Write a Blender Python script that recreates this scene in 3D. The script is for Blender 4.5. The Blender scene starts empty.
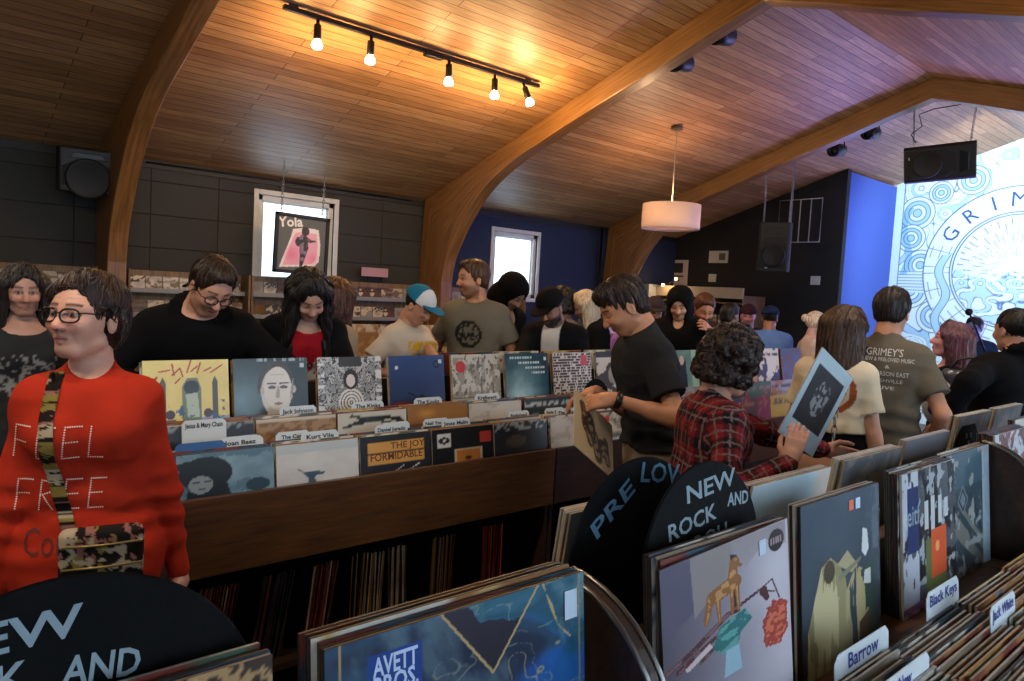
import bpy, bmesh, math, random
import numpy as np
from mathutils import Vector, Matrix
random.seed(7); RNG = np.random.default_rng(7)
SC = bpy.context.scene; COL = SC.collection
# ---------------------------------------------------------------- camera model
PHI = math.radians(49.0); PIT = math.atan(48/720); RHO = 0.0535; FP = 720.0; EYE = 1.62
_f = np.array([math.cos(PHI)*math.cos(PIT), math.sin(PHI)*math.cos(PIT), -math.sin(PIT)])
_r0 = np.array([math.sin(PHI), -math.cos(PHI), 0.0]); _u0 = np.cross(_r0, _f)
_r = _r0*math.cos(RHO)+_u0*math.sin(RHO); _u = -_r0*math.sin(RHO)+_u0*math.cos(RHO)
CAM = np.array([0.0, 0.0, EYE])
def at(x, y, X=None, Y=None, Z=None, D=None):
    d = _f+(x-512)/FP*_r-(y-340.5)/FP*_u
    t = X/d[0] if X is not None else Y/d[1] if Y is not None else (Z-EYE)/d[2] if Z is not None else D
    return CAM+d*t
def make_camera():
    cd = bpy.data.cameras.new('camera'); cd.sensor_width = 36; cd.lens = FP/1024*36; cd.clip_start = 0.02
    co = bpy.data.objects.new('camera', cd); COL.objects.link(co)
    m = Matrix.Identity(4)
    for i in range(3):
        m[i][0] = _r[i]; m[i][1] = _u[i]; m[i][2] = -_f[i]; m[i][3] = CAM[i]
    co.matrix_world = m
    SC.camera = co
make_camera()
# ---------------------------------------------------------------- tags
def tag(o, label=None, cat=None, group=None, kind=None):
    if label: o['label'] = label
    if cat: o['category'] = cat
    if group: o['group'] = group
    if kind: o['kind'] = kind
    return o
def struct(o): o['kind'] = 'structure'; return o
def empty(name, loc=(0,0,0), rz=0, parent=None):
    o = bpy.data.objects.new(name, None); COL.objects.link(o); o.location = loc; o.rotation_euler = (0,0,rz)
    o.empty_display_size = .05
    if parent: o.parent = parent
    return o
def thing(name, label, cat, loc=(0,0,0), rz=0, group=None): return tag(empty(name, loc, rz), label, cat, group)
# ---------------------------------------------------------------- colour
def lin(c):
    if isinstance(c, str):
        c = c.lstrip('#'); c = [int(c[i:i+2],16)/255 for i in (0,2,4)]
    return tuple(((x/12.92) if x <= .04045 else ((x+.055)/1.055)**2.4) for x in c[:3])
def linA(a): return np.where(a <= .04045, a/12.92, ((np.maximum(a,0)+.055)/1.055)**2.4)
# ---------------------------------------------------------------- materials
MATS = {}
def mat(name, color='#808080', rough=.6, metal=0, spec=.5, bump=0, bscale=80, bstretch=(1,1,1), var=0, vscale=8, vstretch=(1,1,1), attr=False, emit=None, estr=0, trans=0, sheen=0, coat=0, alpha=1, sss=0):
    if name in MATS: return MATS[name]
    m = bpy.data.materials.new(name); m.use_nodes = True; nt = m.node_tree; N = nt.nodes; L = nt.links
    b = N['Principled BSDF']; c = lin(color)
    b.inputs['Base Color'].default_value = (*c,1); b.inputs['Roughness'].default_value = rough
    b.inputs['Metallic'].default_value = metal; b.inputs['Specular IOR Level'].default_value = spec
    if trans: b.inputs['Transmission Weight'].default_value = trans
    if sheen: b.inputs['Sheen Weight'].default_value = sheen
    if coat: b.inputs['Coat Weight'].default_value = coat; b.inputs['Coat Roughness'].default_value = .12
    if alpha < 1: b.inputs['Alpha'].default_value = alpha
    if sss: b.inputs['Subsurface Weight'].default_value = sss; b.inputs['Subsurface Scale'].default_value = .01; b.inputs['Subsurface Radius'].default_value = (1,.35,.2)
    src = None
    if attr:
        a = N.new('ShaderNodeAttribute'); a.attribute_name = 'Col'; src = a.outputs['Color']
    tc = N.new('ShaderNodeTexCoord')
    if var:
        mp = N.new('ShaderNodeMapping'); mp.inputs['Scale'].default_value = vstretch; L.new(tc.outputs['Object'], mp.inputs['Vector'])
        n = N.new('ShaderNodeTexNoise'); n.inputs['Scale'].default_value = vscale; n.inputs['Detail'].default_value = 5; L.new(mp.outputs['Vector'], n.inputs['Vector'])
        mr = N.new('ShaderNodeMapRange'); mr.inputs['From Min'].default_value = .3; mr.inputs['From Max'].default_value = .7
        mr.inputs['To Min'].default_value = 1-var; mr.inputs['To Max'].default_value = 1+var; L.new(n.outputs['Fac'], mr.inputs['Value'])
        mx = N.new('ShaderNodeVectorMath'); mx.operation = 'SCALE'
        if src: L.new(src, mx.inputs[0])
        else: mx.inputs[0].default_value = c
        L.new(mr.outputs['Result'], mx.inputs['Scale']); src = mx.outputs['Vector']
    if src: L.new(src, b.inputs['Base Color'])
    if emit:
        b.inputs['Emission Color'].default_value = (*lin(emit),1); b.inputs['Emission Strength'].default_value = estr
    if bump:
        mp = N.new('ShaderNodeMapping'); mp.inputs['Scale'].default_value = bstretch; L.new(tc.outputs['Object'], mp.inputs['Vector'])
        n = N.new('ShaderNodeTexNoise'); n.inputs['Scale'].default_value = bscale; n.inputs['Detail'].default_value = 4; L.new(mp.outputs['Vector'], n.inputs['Vector'])
        bp = N.new('ShaderNodeBump'); bp.inputs['Strength'].default_value = bump; bp.inputs['Distance'].default_value = .004
        L.new(n.outputs['Fac'], bp.inputs['Height']); L.new(bp.outputs['Normal'], b.inputs['Normal'])
    MATS[name] = m; return m
def wood(name, c1, c2, rough=.45, axis=0, scale=6, streak=14, coat=0, space='Object'):
    if name in MATS: return MATS[name]
    m = bpy.data.materials.new(name); m.use_nodes = True; nt = m.node_tree; N = nt.nodes; L = nt.links; b = N['Principled BSDF']
    tc = N.new('ShaderNodeTexCoord'); mp = N.new('ShaderNodeMapping'); s = [streak]*3; s[axis] = 1.0; mp.inputs['Scale'].default_value = s
    L.new(tc.outputs[space], mp.inputs['Vector'])
    n = N.new('ShaderNodeTexNoise'); n.inputs['Scale'].default_value = scale; n.inputs['Detail'].default_value = 6; n.inputs['Distortion'].default_value = .6
    L.new(mp.outputs['Vector'], n.inputs['Vector'])
    r = N.new('ShaderNodeValToRGB'); r.color_ramp.elements[0].position = .3; r.color_ramp.elements[1].position = .72
    r.color_ramp.elements[0].color = (*lin(c1),1); r.color_ramp.elements[1].color = (*lin(c2),1)
    L.new(n.outputs['Fac'], r.inputs['Fac']); L.new(r.outputs['Color'], b.inputs['Base Color'])
    b.inputs['Roughness'].default_value = rough
    if coat: b.inputs['Coat Weight'].default_value = coat; b.inputs['Coat Roughness'].default_value = .2
    bp = N.new('ShaderNodeBump'); bp.inputs['Strength'].default_value = .25; bp.inputs['Distance'].default_value = .003
    L.new(n.outputs['Fac'], bp.inputs['Height']); L.new(bp.outputs['Normal'], b.inputs['Normal'])
    MATS[name] = m; return m
def emis(name, color, s):
    if name in MATS: return MATS[name]
    m = bpy.data.materials.new(name); m.use_nodes = True; N = m.node_tree.nodes; N.clear()
    e = N.new('ShaderNodeEmission'); o = N.new('ShaderNodeOutputMaterial'); e.inputs['Color'].default_value = (*lin(color),1); e.inputs['Strength'].default_value = s
    m.node_tree.links.new(e.outputs[0], o.inputs['Surface']); MATS[name] = m; return m
# ---------------------------------------------------------------- mesh builder
class MB:
    def __init__(s): s.v = []; s.f = []; s.m = []; s.mats = []; s.c = []; s.hascol = False; s.sm = []
    def mi(s, m):
        if m not in s.mats: s.mats.append(m)
        return s.mats.index(m)
    def add(s, verts, faces, m, cols=None, smooth=False):
        o = len(s.v); s.v += [tuple(map(float, p)) for p in verts]; i = s.mi(m)
        s.f += [tuple(int(a)+o for a in f) for f in faces]; s.m += [i]*len(faces); s.sm += [smooth]*len(faces)
        if cols is not None: s.hascol = True; s.c += [tuple(map(float, c)) for c in cols]
        else: s.c += [(1,1,1)]*len(verts)
        return s
    def box(s, lo, hi, m, bev=0, M=None):
        bm = bmesh.new(); bmesh.ops.create_cube(bm, size=1)
        lo = Vector(lo); hi = Vector(hi); c = (lo+hi)/2; d = hi-lo
        for v in bm.verts: v.co = Vector((v.co.x*d.x, v.co.y*d.y, v.co.z*d.z))+c
        if bev: bmesh.ops.bevel(bm, geom=bm.edges[:], offset=bev, segments=2, affect='EDGES', profile=.5)
        return s.bm(bm, m, M)
    def bm(s, bm, m, M=None, smooth=False):
        if M is not None: bmesh.ops.transform(bm, matrix=M, verts=bm.verts)
        bm.verts.index_update()
        s.add([v.co for v in bm.verts], [[v.index for v in f.verts] for f in bm.faces], m, smooth=smooth); bm.free(); return s
    def tube(s, pts, r, m, seg=8, cap=True, closed=False):
        pts = [Vector(p) for p in pts]; n = len(pts); rr = r if isinstance(r, (list,tuple)) else [r]*n
        V = []; F = []; up = None
        for i, p in enumerate(pts):
            a = pts[(i-1)%n] if (closed or i > 0) else p; b = pts[(i+1)%n] if (closed or i < n-1) else p
            t = (b-a)
            t = t.normalized() if t.length > 1e-9 else Vector((0,0,1))
            if up is None: up = Vector((0,0,1)) if abs(t.z) < .9 else Vector((1,0,0))
            x = up-t*up.dot(t)
            if x.length < 1e-5: x = t.orthogonal()
            x.normalize(); y = t.cross(x); up = x
            for k in range(seg):
                an = 2*math.pi*k/seg; V.append(p+(x*math.cos(an)+y*math.sin(an))*rr[i])
        for i in range(n if closed else n-1):
            j = (i+1)%n
            for k in range(seg): F.append((i*seg+k, i*seg+(k+1)%seg, j*seg+(k+1)%seg, j*seg+k))
        if cap and not closed: F.append(tuple(range(seg))[::-1]); F.append(tuple((n-1)*seg+k for k in range(seg)))
        return s.add(V, F, m, smooth=True)
    def lathe(s, prof, m, seg=32, M=None, smooth=True):
        V = []; F = []
        for r, z in prof:
            for k in range(seg):
                a = 2*math.pi*k/seg; V.append(Vector((r*math.cos(a), r*math.sin(a), z)))
        for i in range(len(prof)-1):
            for k in range(seg): F.append((i*seg+k, i*seg+(k+1)%seg, (i+1)*seg+(k+1)%seg, (i+1)*seg+k))
        if M is not None: V = [M@v for v in V]
        return s.add(V, F, m, smooth=smooth)
    def prism(s, poly, m, ext, M=None, bev=0):
        """poly: list of (a,b) in xy, extruded z 0..ext"""
        bm = bmesh.new(); vs = [bm.verts.new((a,b,0)) for a,b in poly]; f = bm.faces.new(vs)
        r = bmesh.ops.extrude_face_region(bm, geom=[f]); nv = [e for e in r['geom'] if isinstance(e, bmesh.types.BMVert)]
        bmesh.ops.translate(bm, vec=(0,0,ext), verts=nv); bmesh.ops.recalc_face_normals(bm, faces=bm.faces)
        if bev: bmesh.ops.bevel(bm, geom=bm.edges[:], offset=bev, segments=2, affect='EDGES', profile=.5)
        return s.bm(bm, m, M)
    def ball(s, c, r, m, M=None, sub=2):
        bm = bmesh.new(); bmesh.ops.create_icosphere(bm, subdivisions=sub, radius=1)
        rr = r if isinstance(r, (tuple,list)) else (r,r,r)
        for v in bm.verts: v.co = Vector((v.co.x*rr[0]+c[0], v.co.y*rr[1]+c[1], v.co.z*rr[2]+c[2]))
        return s.bm(bm, m, M, smooth=True)
    def grid(s, fn, nu, nv, m, colfn=None, smooth=True):
        """fn(U,V)->(n,3) arrays over unit square; colfn(U,V)->(n,3) srgb"""
        u, v = np.meshgrid(np.linspace(0,1,nu+1), np.linspace(0,1,nv+1), indexing='ij'); u = u.ravel(); v = v.ravel()
        P = fn(u, v); a = np.arange((nu+1)*(nv+1)).reshape(nu+1, nv+1)
        F = np.stack([a[:-1,:-1].ravel(), a[1:,:-1].ravel(), a[1:,1:].ravel(), a[:-1,1:].ravel()], 1)
        c = linA(np.clip(colfn(u, v),0,1)) if colfn else None
        return s.add(P.tolist(), F.tolist(), m, cols=None if c is None else c.tolist(), smooth=smooth)
    def text(s, txt, m, M, size=.05, align='CENTER', bold=0, lift=0.0, maxw=None, space=1.0):
        cu = bpy.data.curves.new('t', 'FONT'); cu.body = txt; cu.size = size; cu.align_x = align; cu.align_y = 'CENTER'; cu.offset = bold; cu.resolution_u = 2; cu.space_line = space
        o = bpy.data.objects.new('t', cu); COL.objects.link(o); dg = bpy.context.evaluated_depsgraph_get(); dg.update()
        me = o.evaluated_get(dg).to_mesh(); V = [v.co.copy() for v in me.vertices]; F = [tuple(p.vertices) for p in me.polygons]
        if maxw and V:
            w = max(v.x for v in V)-min(v.x for v in V)
            if w > 0:
                k = maxw/w
                for v in V: v.x *= k
        o.evaluated_get(dg).to_mesh_clear(); bpy.data.objects.remove(o); bpy.data.curves.remove(cu)
        s.add([M@(v+Vector((0,0,lift))) for v in V], F, m); return s
    def mesh(s, name):
        me = bpy.data.meshes.new(name); me.from_pydata(s.v, [], s.f); 
        for m in s.mats: me.materials.append(m)
        me.polygons.foreach_set('material_index', s.m); me.polygons.foreach_set('use_smooth', s.sm)
        if s.hascol:
            ca = me.color_attributes.new('Col', 'FLOAT_COLOR', 'POINT')
            a = np.ones((len(s.v),4), np.float32); a[:,:3] = np.array(s.c, np.float32); ca.data.foreach_set('color', a.ravel())
        me.update(); return me
    def build(s, name, parent=None, loc=None, rz=None):
        o = bpy.data.objects.new(name, s.mesh(name)); COL.objects.link(o)
        if parent: o.parent = parent
        if loc is not None: o.location = loc
        if rz is not None: o.rotation_euler = (0,0,rz)
        return o
def T(x=0,y=0,z=0): return Matrix.Translation((x,y,z))
def RX(a): return Matrix.Rotation(a,4,'X')
def RY(a): return Matrix.Rotation(a,4,'Y')
def RZ(a): return Matrix.Rotation(a,4,'Z')
def basis(o, x, y):
    """matrix with x axis x, y axis y, z = x cross y at o"""
    x = Vector(x).normalized(); y = Vector(y); z = x.cross(y).normalized(); y = z.cross(x)
    m = Matrix.Identity(4)
    for i in range(3): m[i][0] = x[i]; m[i][1] = y[i]; m[i][2] = z[i]; m[i][3] = o[i]
    return m
def copy_tree(o, parent=None):
    c = o.copy(); COL.objects.link(c)
    if parent: c.parent = parent
    for ch in list(o.children): copy_tree(ch, c)
    return c
# ---------------------------------------------------------------- noise (numpy)
def _h(ix, iy, iz):
    n = (ix*374761393+iy*668265263+iz*1274126177) & 0x7fffffff
    n = ((n^(n>>13))*1274126177) & 0x7fffffff
    return ((n^(n>>16)) & 0xffff)/65535.0
def vnoise(x, y, z=0.0):
    x, y, z = np.broadcast_arrays(np.asarray(x,float), np.asarray(y,float), np.asarray(z,float))
    ix = np.floor(x).astype(np.int64); iy = np.floor(y).astype(np.int64); iz = np.floor(z).astype(np.int64)
    fx = x-ix; fy = y-iy; fz = z-iz; fx = fx*fx*(3-2*fx); fy = fy*fy*(3-2*fy); fz = fz*fz*(3-2*fz); r = 0
    for a in (0,1):
        for b in (0,1):
            for c in (0,1):
                r = r+_h(ix+a,iy+b,iz+c)*(fx if a else 1-fx)*(fy if b else 1-fy)*(fz if c else 1-fz)
    return r
def fbm(x, y, z=0.0, o=4):
    r = 0; a = .5; s = 0
    for i in range(o): r = r+a*vnoise(np.asarray(x)*2**i+i*17.3, np.asarray(y)*2**i-i*9.1, np.asarray(z)*2**i+i*3.7); s += a; a *= .5
    return r/s
# ================================================================ ROOM
WY = 7.4; RYY = 3.0; RZZ = 4.08; SL = .32; WZ = RZZ-SL*(WY-RYY); Y0 = 2*RYY-WY; EX = 9.95; MX = 11.6; BXY = 4.62; XB = -4.5
def ceilz(y): return RZZ-SL*abs(y-RYY)
# ceiling planks
def plank_mat():
    m = bpy.data.materials.new('ceiling_planks'); m.use_nodes = True; nt = m.node_tree; N = nt.nodes; L = nt.links; b = N['Principled BSDF']
    tc = N.new('ShaderNodeTexCoord')
    br = N.new('ShaderNodeTexBrick'); br.offset = .37; br.inputs['Scale'].default_value = 1; br.inputs['Brick Width'].default_value = 2.1; br.inputs['Row Height'].default_value = .085
    br.inputs['Mortar Size'].default_value = .0035; br.inputs['Mortar Smooth'].default_value = .3; br.inputs['Bias'].default_value = 0
    br.inputs['Color1'].default_value = (*lin('#b58b5e'),1); br.inputs['Color2'].default_value = (*lin('#946a42'),1); br.inputs['Mortar'].default_value = (*lin('#3c2614'),1)
    L.new(tc.outputs['UV'], br.inputs['Vector'])
    mp = N.new('ShaderNodeMapping'); mp.inputs['Scale'].default_value = (1.2,22,1); L.new(tc.outputs['UV'], mp.inputs['Vector'])
    n = N.new('ShaderNodeTexNoise'); n.inputs['Scale'].default_value = 3; n.inputs['Detail'].default_value = 7; n.inputs['Distortion'].default_value = .4; L.new(mp.outputs['Vector'], n.inputs['Vector'])
    mr = N.new('ShaderNodeMapRange'); mr.inputs['From Min'].default_value = .3; mr.inputs['From Max'].default_value = .7; mr.inputs['To Min'].default_value = .62; mr.inputs['To Max'].default_value = 1.22; L.new(n.outputs['Fac'], mr.inputs['Value'])
    n2 = N.new('ShaderNodeTexNoise'); n2.inputs['Scale'].default_value = 9; n2.inputs['Detail'].default_value = 3; L.new(tc.outputs['UV'], n2.inputs['Vector'])
    kr = N.new('ShaderNodeMapRange'); kr.inputs['From Min'].default_value = .70; kr.inputs['From Max'].default_value = .76; kr.inputs['To Min'].default_value = 1; kr.inputs['To Max'].default_value = .6; L.new(n2.outputs['Fac'], kr.inputs['Value'])
    mm = N.new('ShaderNodeMath'); mm.operation = 'MULTIPLY'; L.new(mr.outputs['Result'], mm.inputs[0]); L.new(kr.outputs['Result'], mm.inputs[1])
    vm = N.new('ShaderNodeVectorMath'); vm.operation = 'SCALE'; L.new(br.outputs['Color'], vm.inputs[0]); L.new(mm.outputs[0], vm.inputs['Scale'])
    L.new(vm.outputs['Vector'], b.inputs['Base Color']); b.inputs['Roughness'].default_value = .5
    bp = N.new('ShaderNodeBump'); bp.inputs['Strength'].default_value = .5; bp.inputs['Distance'].default_value = .006; bp.invert = True
    L.new(br.outputs['Fac'], bp.inputs['Height']); L.new(bp.outputs['Normal'], b.inputs['Normal'])
    return m
def ceiling():
    th = .12
    P = [(XB, WY+.15), (MX+.15, WY+.15), (MX+.15, RYY), (XB, RYY)]
    V = []; me = bpy.data.meshes.new('ceiling'); m = plank_mat()
    ys = [WY+.15, RYY, Y0-.15]; V = []
    for dz in (0, th):
        for x in (XB-.15, MX+.15):
            for y in ys: V.append((x, y, ceilz(y)+dz))
    F = [(0,1,4,3),(1,2,5,4),(6,9,10,7),(7,10,11,8),(0,3,9,6),(2,8,11,5),(0,6,7,1),(1,7,8,2),(3,4,10,9),(4,5,11,10)]
    me.from_pydata(V, [], F); me.materials.append(m)
    uv = me.uv_layers.new(name='UVMap')
    for p in me.polygons:
        for li in p.loop_indices:
            v = me.vertices[me.loops[li].vertex_index].co; uv.data[li].uv = (v.x+20, (v.y-RYY)*math.sqrt(1+SL*SL)+20)
    o = bpy.data.objects.new('ceiling', me); COL.objects.link(o); struct(o)
ceiling()
def block_mat(name, col, col2, bw=.62, rh=.31):
    m = bpy.data.materials.new(name); m.use_nodes = True; nt = m.node_tree; N = nt.nodes; L = nt.links; b = N['Principled BSDF']
    tc = N.new('ShaderNodeTexCoord'); mp = N.new('ShaderNodeMapping'); mp.inputs['Rotation'].default_value = (math.pi/2,0,0)
    L.new(tc.outputs['Object'], mp.inputs['Vector'])
    br = N.new('ShaderNodeTexBrick'); br.offset = 0.0; br.inputs['Scale'].default_value = 1; br.inputs['Brick Width'].default_value = bw; br.inputs['Row Height'].default_value = rh
    br.inputs['Mortar Size'].default_value = .006; br.inputs['Mortar Smooth'].default_value = .5
    br.inputs['Color1'].default_value = (*lin(col),1); br.inputs['Color2'].default_value = (*lin(col2),1); br.inputs['Mortar'].default_value = (*lin('#0b0b0b'),1)
    L.new(mp.outputs['Vector'], br.inputs['Vector']); L.new(br.outputs['Color'], b.inputs['Base Color'])
    n = N.new('ShaderNodeTexNoise'); n.inputs['Scale'].default_value = 60; n.inputs['Detail'].default_value = 5; L.new(tc.outputs['Object'], n.inputs['Vector'])
    mx = N.new('ShaderNodeMath'); mx.operation = 'MULTIPLY_ADD'; mx.inputs[1].default_value = .25; L.new(n.outputs['Fac'], mx.inputs[0])
    iv = N.new('ShaderNodeMath'); iv.operation = 'SUBTRACT'; iv.inputs[0].default_value = 1; L.new(br.outputs['Fac'], iv.inputs[1]); L.new(iv.outputs[0], mx.inputs[2])
    bp = N.new('ShaderNodeBump'); bp.inputs['Strength'].default_value = .7; bp.inputs['Distance'].default_value = .01
    L.new(mx.outputs[0], bp.inputs['Height']); L.new(bp.outputs['Normal'], b.inputs['Normal']); b.inputs['Roughness'].default_value = .75
    return m
M_block = block_mat('painted_block', '#2f312e', '#2a2b29')
M_bluelit = mat('blue_lit_tint', '#202c4a', .8, bump=.15, bscale=40, var=.1, vscale=3)  # blue light put into the wall colour beyond the middle arch
M_black = mat('black_paint', '#18191c', .85, bump=.15, bscale=40, var=.15, vscale=3)
M_bluelit_side = mat('blue_lit_tint_side', '#3a55a8', .8, bump=.1, bscale=40)  # blue stage light mixed into the side wall's colour
def wall_poly(poly_holes, y0, y1, m, name, xr):
    pass
WIN = [(2.88, 3.73, 1.60, 2.49), (6.02, 6.80, 1.55, 2.42)]
def left_wall():
    mb = MB(); x0, x1 = XB, EX+.1; t0, t1 = WY, WY+.15
    xs = [x0]+[v for w in WIN for v in w[:2]]+[x1]
    for i in range(0, len(xs), 2): pass
    def seg(a, b, z0, z1):
        for (p, q, m) in ((a, min(b,4.95), M_block), (max(a,4.95), b, M_bluelit)):
            if q > p+1e-6: mb.box((p,t0,z0), (q,t1,z1), m)
    seg(x0, WIN[0][0], 0, WZ); seg(WIN[0][1], WIN[1][0], 0, WZ); seg(WIN[1][1], x1, 0, WZ)
    for w in WIN: seg(w[0], w[1], 0, w[2]); seg(w[0], w[1], w[3], WZ)
    struct(mb.build('wall_left'))
left_wall()
def gable(x, y0, y1, th, m, name):
    ys = [y0]+([RYY] if y0 < RYY < y1 else [])+[y1]
    poly = [(y0,0)]+[(y1,0)]+[(y, ceilz(y)) for y in reversed(ys)]
    mb = MB(); M = Matrix(((0,0,1,x),(1,0,0,0),(0,1,0,0),(0,0,0,1))); mb.prism(poly, m, th, M); return struct(mb.build(name))
gable(EX, BXY, WY, .1, M_black, 'wall_end')
gable(XB-.15, Y0, WY, .15, M_black, 'wall_back')
mb = MB(); mb.box((EX+.1, BXY, 0), (MX, BXY+.1, ceilz(BXY+.1)-.005), M_bluelit_side); struct(mb.build('wall_stage_side'))
# right wall (behind the photographer) with unseen windows added for daylight fill
mb = MB(); y = Y0; RW = [(-3.2,-.6,.9,2.45),(.6,3.6,.9,2.45),(4.6,7.6,.9,2.45)]
xs = XB
for a,b,z0,z1 in RW:
    mb.box((xs,y-.15,0),(a,y,WZ),M_black); mb.box((a,y-.15,0),(b,y,z0),M_black); mb.box((a,y-.15,z1),(b,y,WZ),M_black); xs = b
mb.box((xs,y-.15,0),(MX+.15,y,WZ),M_black); struct(mb.build('wall_right'))
mb = MB(); mb.box((XB-.15,Y0-.15,-.1),(MX+.15,WY+.15,0), wood('floor_boards','#2a1d15','#4a3526',.4,0,3,10)); struct(mb.build('floor'))
mb = MB(); mb.box((XB,WY-.02,WZ-.075),(EX,WY-.001,WZ-.012),mat('trim_dark','#1d1b1a',.6)); struct(mb.build('trim_1'))
# glass + frames
def pane_mat(name, col, fac):
    m = bpy.data.materials.new(name); m.use_nodes = True; N = m.node_tree.nodes; L = m.node_tree.links; N.clear()
    t = N.new('ShaderNodeBsdfTransparent'); t.inputs['Color'].default_value = (*lin(col),1)
    tl = N.new('ShaderNodeBsdfTranslucent'); tl.inputs['Color'].default_value = (.85,.9,.95,1)
    g = N.new('ShaderNodeBsdfGlossy'); g.inputs['Roughness'].default_value = .15
    mx = N.new('ShaderNodeMixShader'); mx.inputs[0].default_value = fac; m2 = N.new('ShaderNodeMixShader'); m2.inputs[0].default_value = .05
    o = N.new('ShaderNodeOutputMaterial'); L.new(t.outputs[0], mx.inputs[1]); L.new(tl.outputs[0], mx.inputs[2]); L.new(mx.outputs[0], m2.inputs[1]); L.new(g.outputs[0], m2.inputs[2]); L.new(m2.outputs[0], o.inputs['Surface'])
    return m
M_pane = pane_mat('window_glass', '#dfeaf2', .35)
M_wframe = mat('window_paint', '#c9ccc9', .5, bump=.1, var=.08)
def window(n, w, y, s=1):
    x0,x1,z0,z1 = w; t = .055; mb = MB()
    y0 = y+.06*s
    for lo,hi in (((x0,y0-.04,z0),(x0+t,y0+.04,z1)),((x1-t,y0-.04,z0),(x1,y0+.04,z1)),((x0,y0-.04,z1-t),(x1,y0+.04,z1)),((x0,y0-.04,z0),(x1,y0+.04,z0+t))):
        mb.box(lo,hi,M_wframe,.004)
    ins = .02
    for lo,hi in (((x0+t,y0-.015,z0+t),(x0+t+ins,y0+.02,z1-t)),((x1-t-ins,y0-.015,z0+t),(x1-t,y0+.02,z1-t)),((x0+t,y0-.015,z1-t-ins),(x1-t,y0+.02,z1-t))): mb.box(lo,hi,M_wframe,.003)
    fo = struct(mb.build('window_%d'%n)); g = MB(); g.box((x0+t,y0-.003,z0+t),(x1-t,y0+.003,z1-t),M_pane); g.build('glass_pane', fo)
    # casing on the wall face
    c = MB(); k = .05; yf = y-.018*s; ya, yb = min(yf,y-.0005*s), max(yf,y-.0005*s)
    for lo,hi in (((x0-k,ya,z0-k),(x0,yb,z1+k)),((x1,ya,z0-k),(x1+k,yb,z1+k)),((x0,ya,z1),(x1,yb,z1+k)),((x0,ya,z0-k),(x1,yb,z0))): c.box(lo,hi,M_wframe,.003)
    c.build('window_casing', fo)
window(1, WIN[0], WY); window(2, WIN[1], WY)
for i,w in enumerate(RW): window(3+i, w, Y0, -1)  # unseen right wall windows, added for the fill light
# ---------------------------------------------------------------- glulam arches
M_glu = wood('glulam_wood','#65441f','#94693a',.45,0,2.5,16,.2,'UV')
INNER = [(6.93,0),(6.92,1.7),(6.86,1.95),(6.74,2.16),(6.58,2.38),(6.27,2.69),(5.84,2.94),(5.3,3.13),(4.85,3.28),(4.33,3.44),(3.9,3.57),(3.49,3.71),(3.0,3.86)]
def _cr(P, m=5):
    out = [P[0]]
    for i in range(1,len(P)-1):
        p0,p1,p2,p3 = P[i-1],P[i],P[i+1],P[min(i+2,len(P)-1)]
        if i == 1: p0 = (6.93,1.5)
        if i == len(P)-2: p3 = (2.5,4.02)
        for k in range(m):
            t = k/m; out.append(tuple(.5*((2*p1[j])+(-p0[j]+p2[j])*t+(2*p0[j]-5*p1[j]+4*p2[j]-p3[j])*t*t+(-p0[j]+3*p1[j]-3*p2[j]+p3[j])*t**3) for j in (0,1)))
    return out+[P[-1]]
INNER = _cr(INNER)
def arch(x, name='trim_2'):
    V = []; F = []; th = .15; inn = INNER+[(2*RYY-a,b) for a,b in reversed(INNER[:-1])]
    out = []
    for (a,b) in inn:
        # outer line: wall then roof
        out.append(None)
    n = len(inn); outer = []
    for i,(a,b) in enumerate(inn):
        if b < 2.0: p = (WY-.003 if a > RYY else Y0+.003, b)
        else:
            k = (a-RYY)/(6.86-RYY) if a > RYY else (RYY-a)/(6.86-RYY)
            yy = RYY+(WY-.003-RYY)*min(1,abs(k)**1.0)*(1 if a > RYY else -1); p = (yy, ceilz(yy)-.003)
        outer.append(p)
    for X in (x, x+th):
        for (a,b),(c,d) in zip(inn,outer): V.append((X,a,b)); V.append((X,c,d))
    s = 2*n
    for i in range(n-1):
        a = 2*i
        F.append((a,a+1,a+3,a+2)); F.append((s+a,s+a+2,s+a+3,s+a+1)); F.append((a,a+2,s+a+2,s+a)); F.append((a+1,s+a+1,s+a+3,a+3))
    F.append((0,s,s+1,1)); F.append((2*n-2,2*n-1,s+2*n-1,s+2*n-2))
    mb = MB(); mb.add(V,F,M_glu); o = mb.build(name)
    L = [0]
    for i in range(1,n): L.append(L[-1]+math.hypot(inn[i][0]-inn[i-1][0],inn[i][1]-inn[i-1][1]))
    UVs = []
    for X in (0,th):
        for i in range(n): UVs += [(L[i],X),(L[i],.5+X)]
    bm = bmesh.new(); bm.from_mesh(o.data); bmesh.ops.recalc_face_normals(bm, faces=bm.faces); bm.to_mesh(o.data); bm.free(); uv = o.data.uv_layers.new(name='UVMap')
    for lp in o.data.loops: uv.data[lp.index].uv = UVs[lp.vertex_index]
    bv = o.modifiers.new('b','BEVEL'); bv.width = .008; bv.segments = 2; bv.limit_method = 'ANGLE'; bv.angle_limit = math.radians(50)
    return struct(o)
for i,x in enumerate((1.41-3.31,1.41,4.88,8.19)): arch(x, 'trim_%d'%(i+2))
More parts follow.
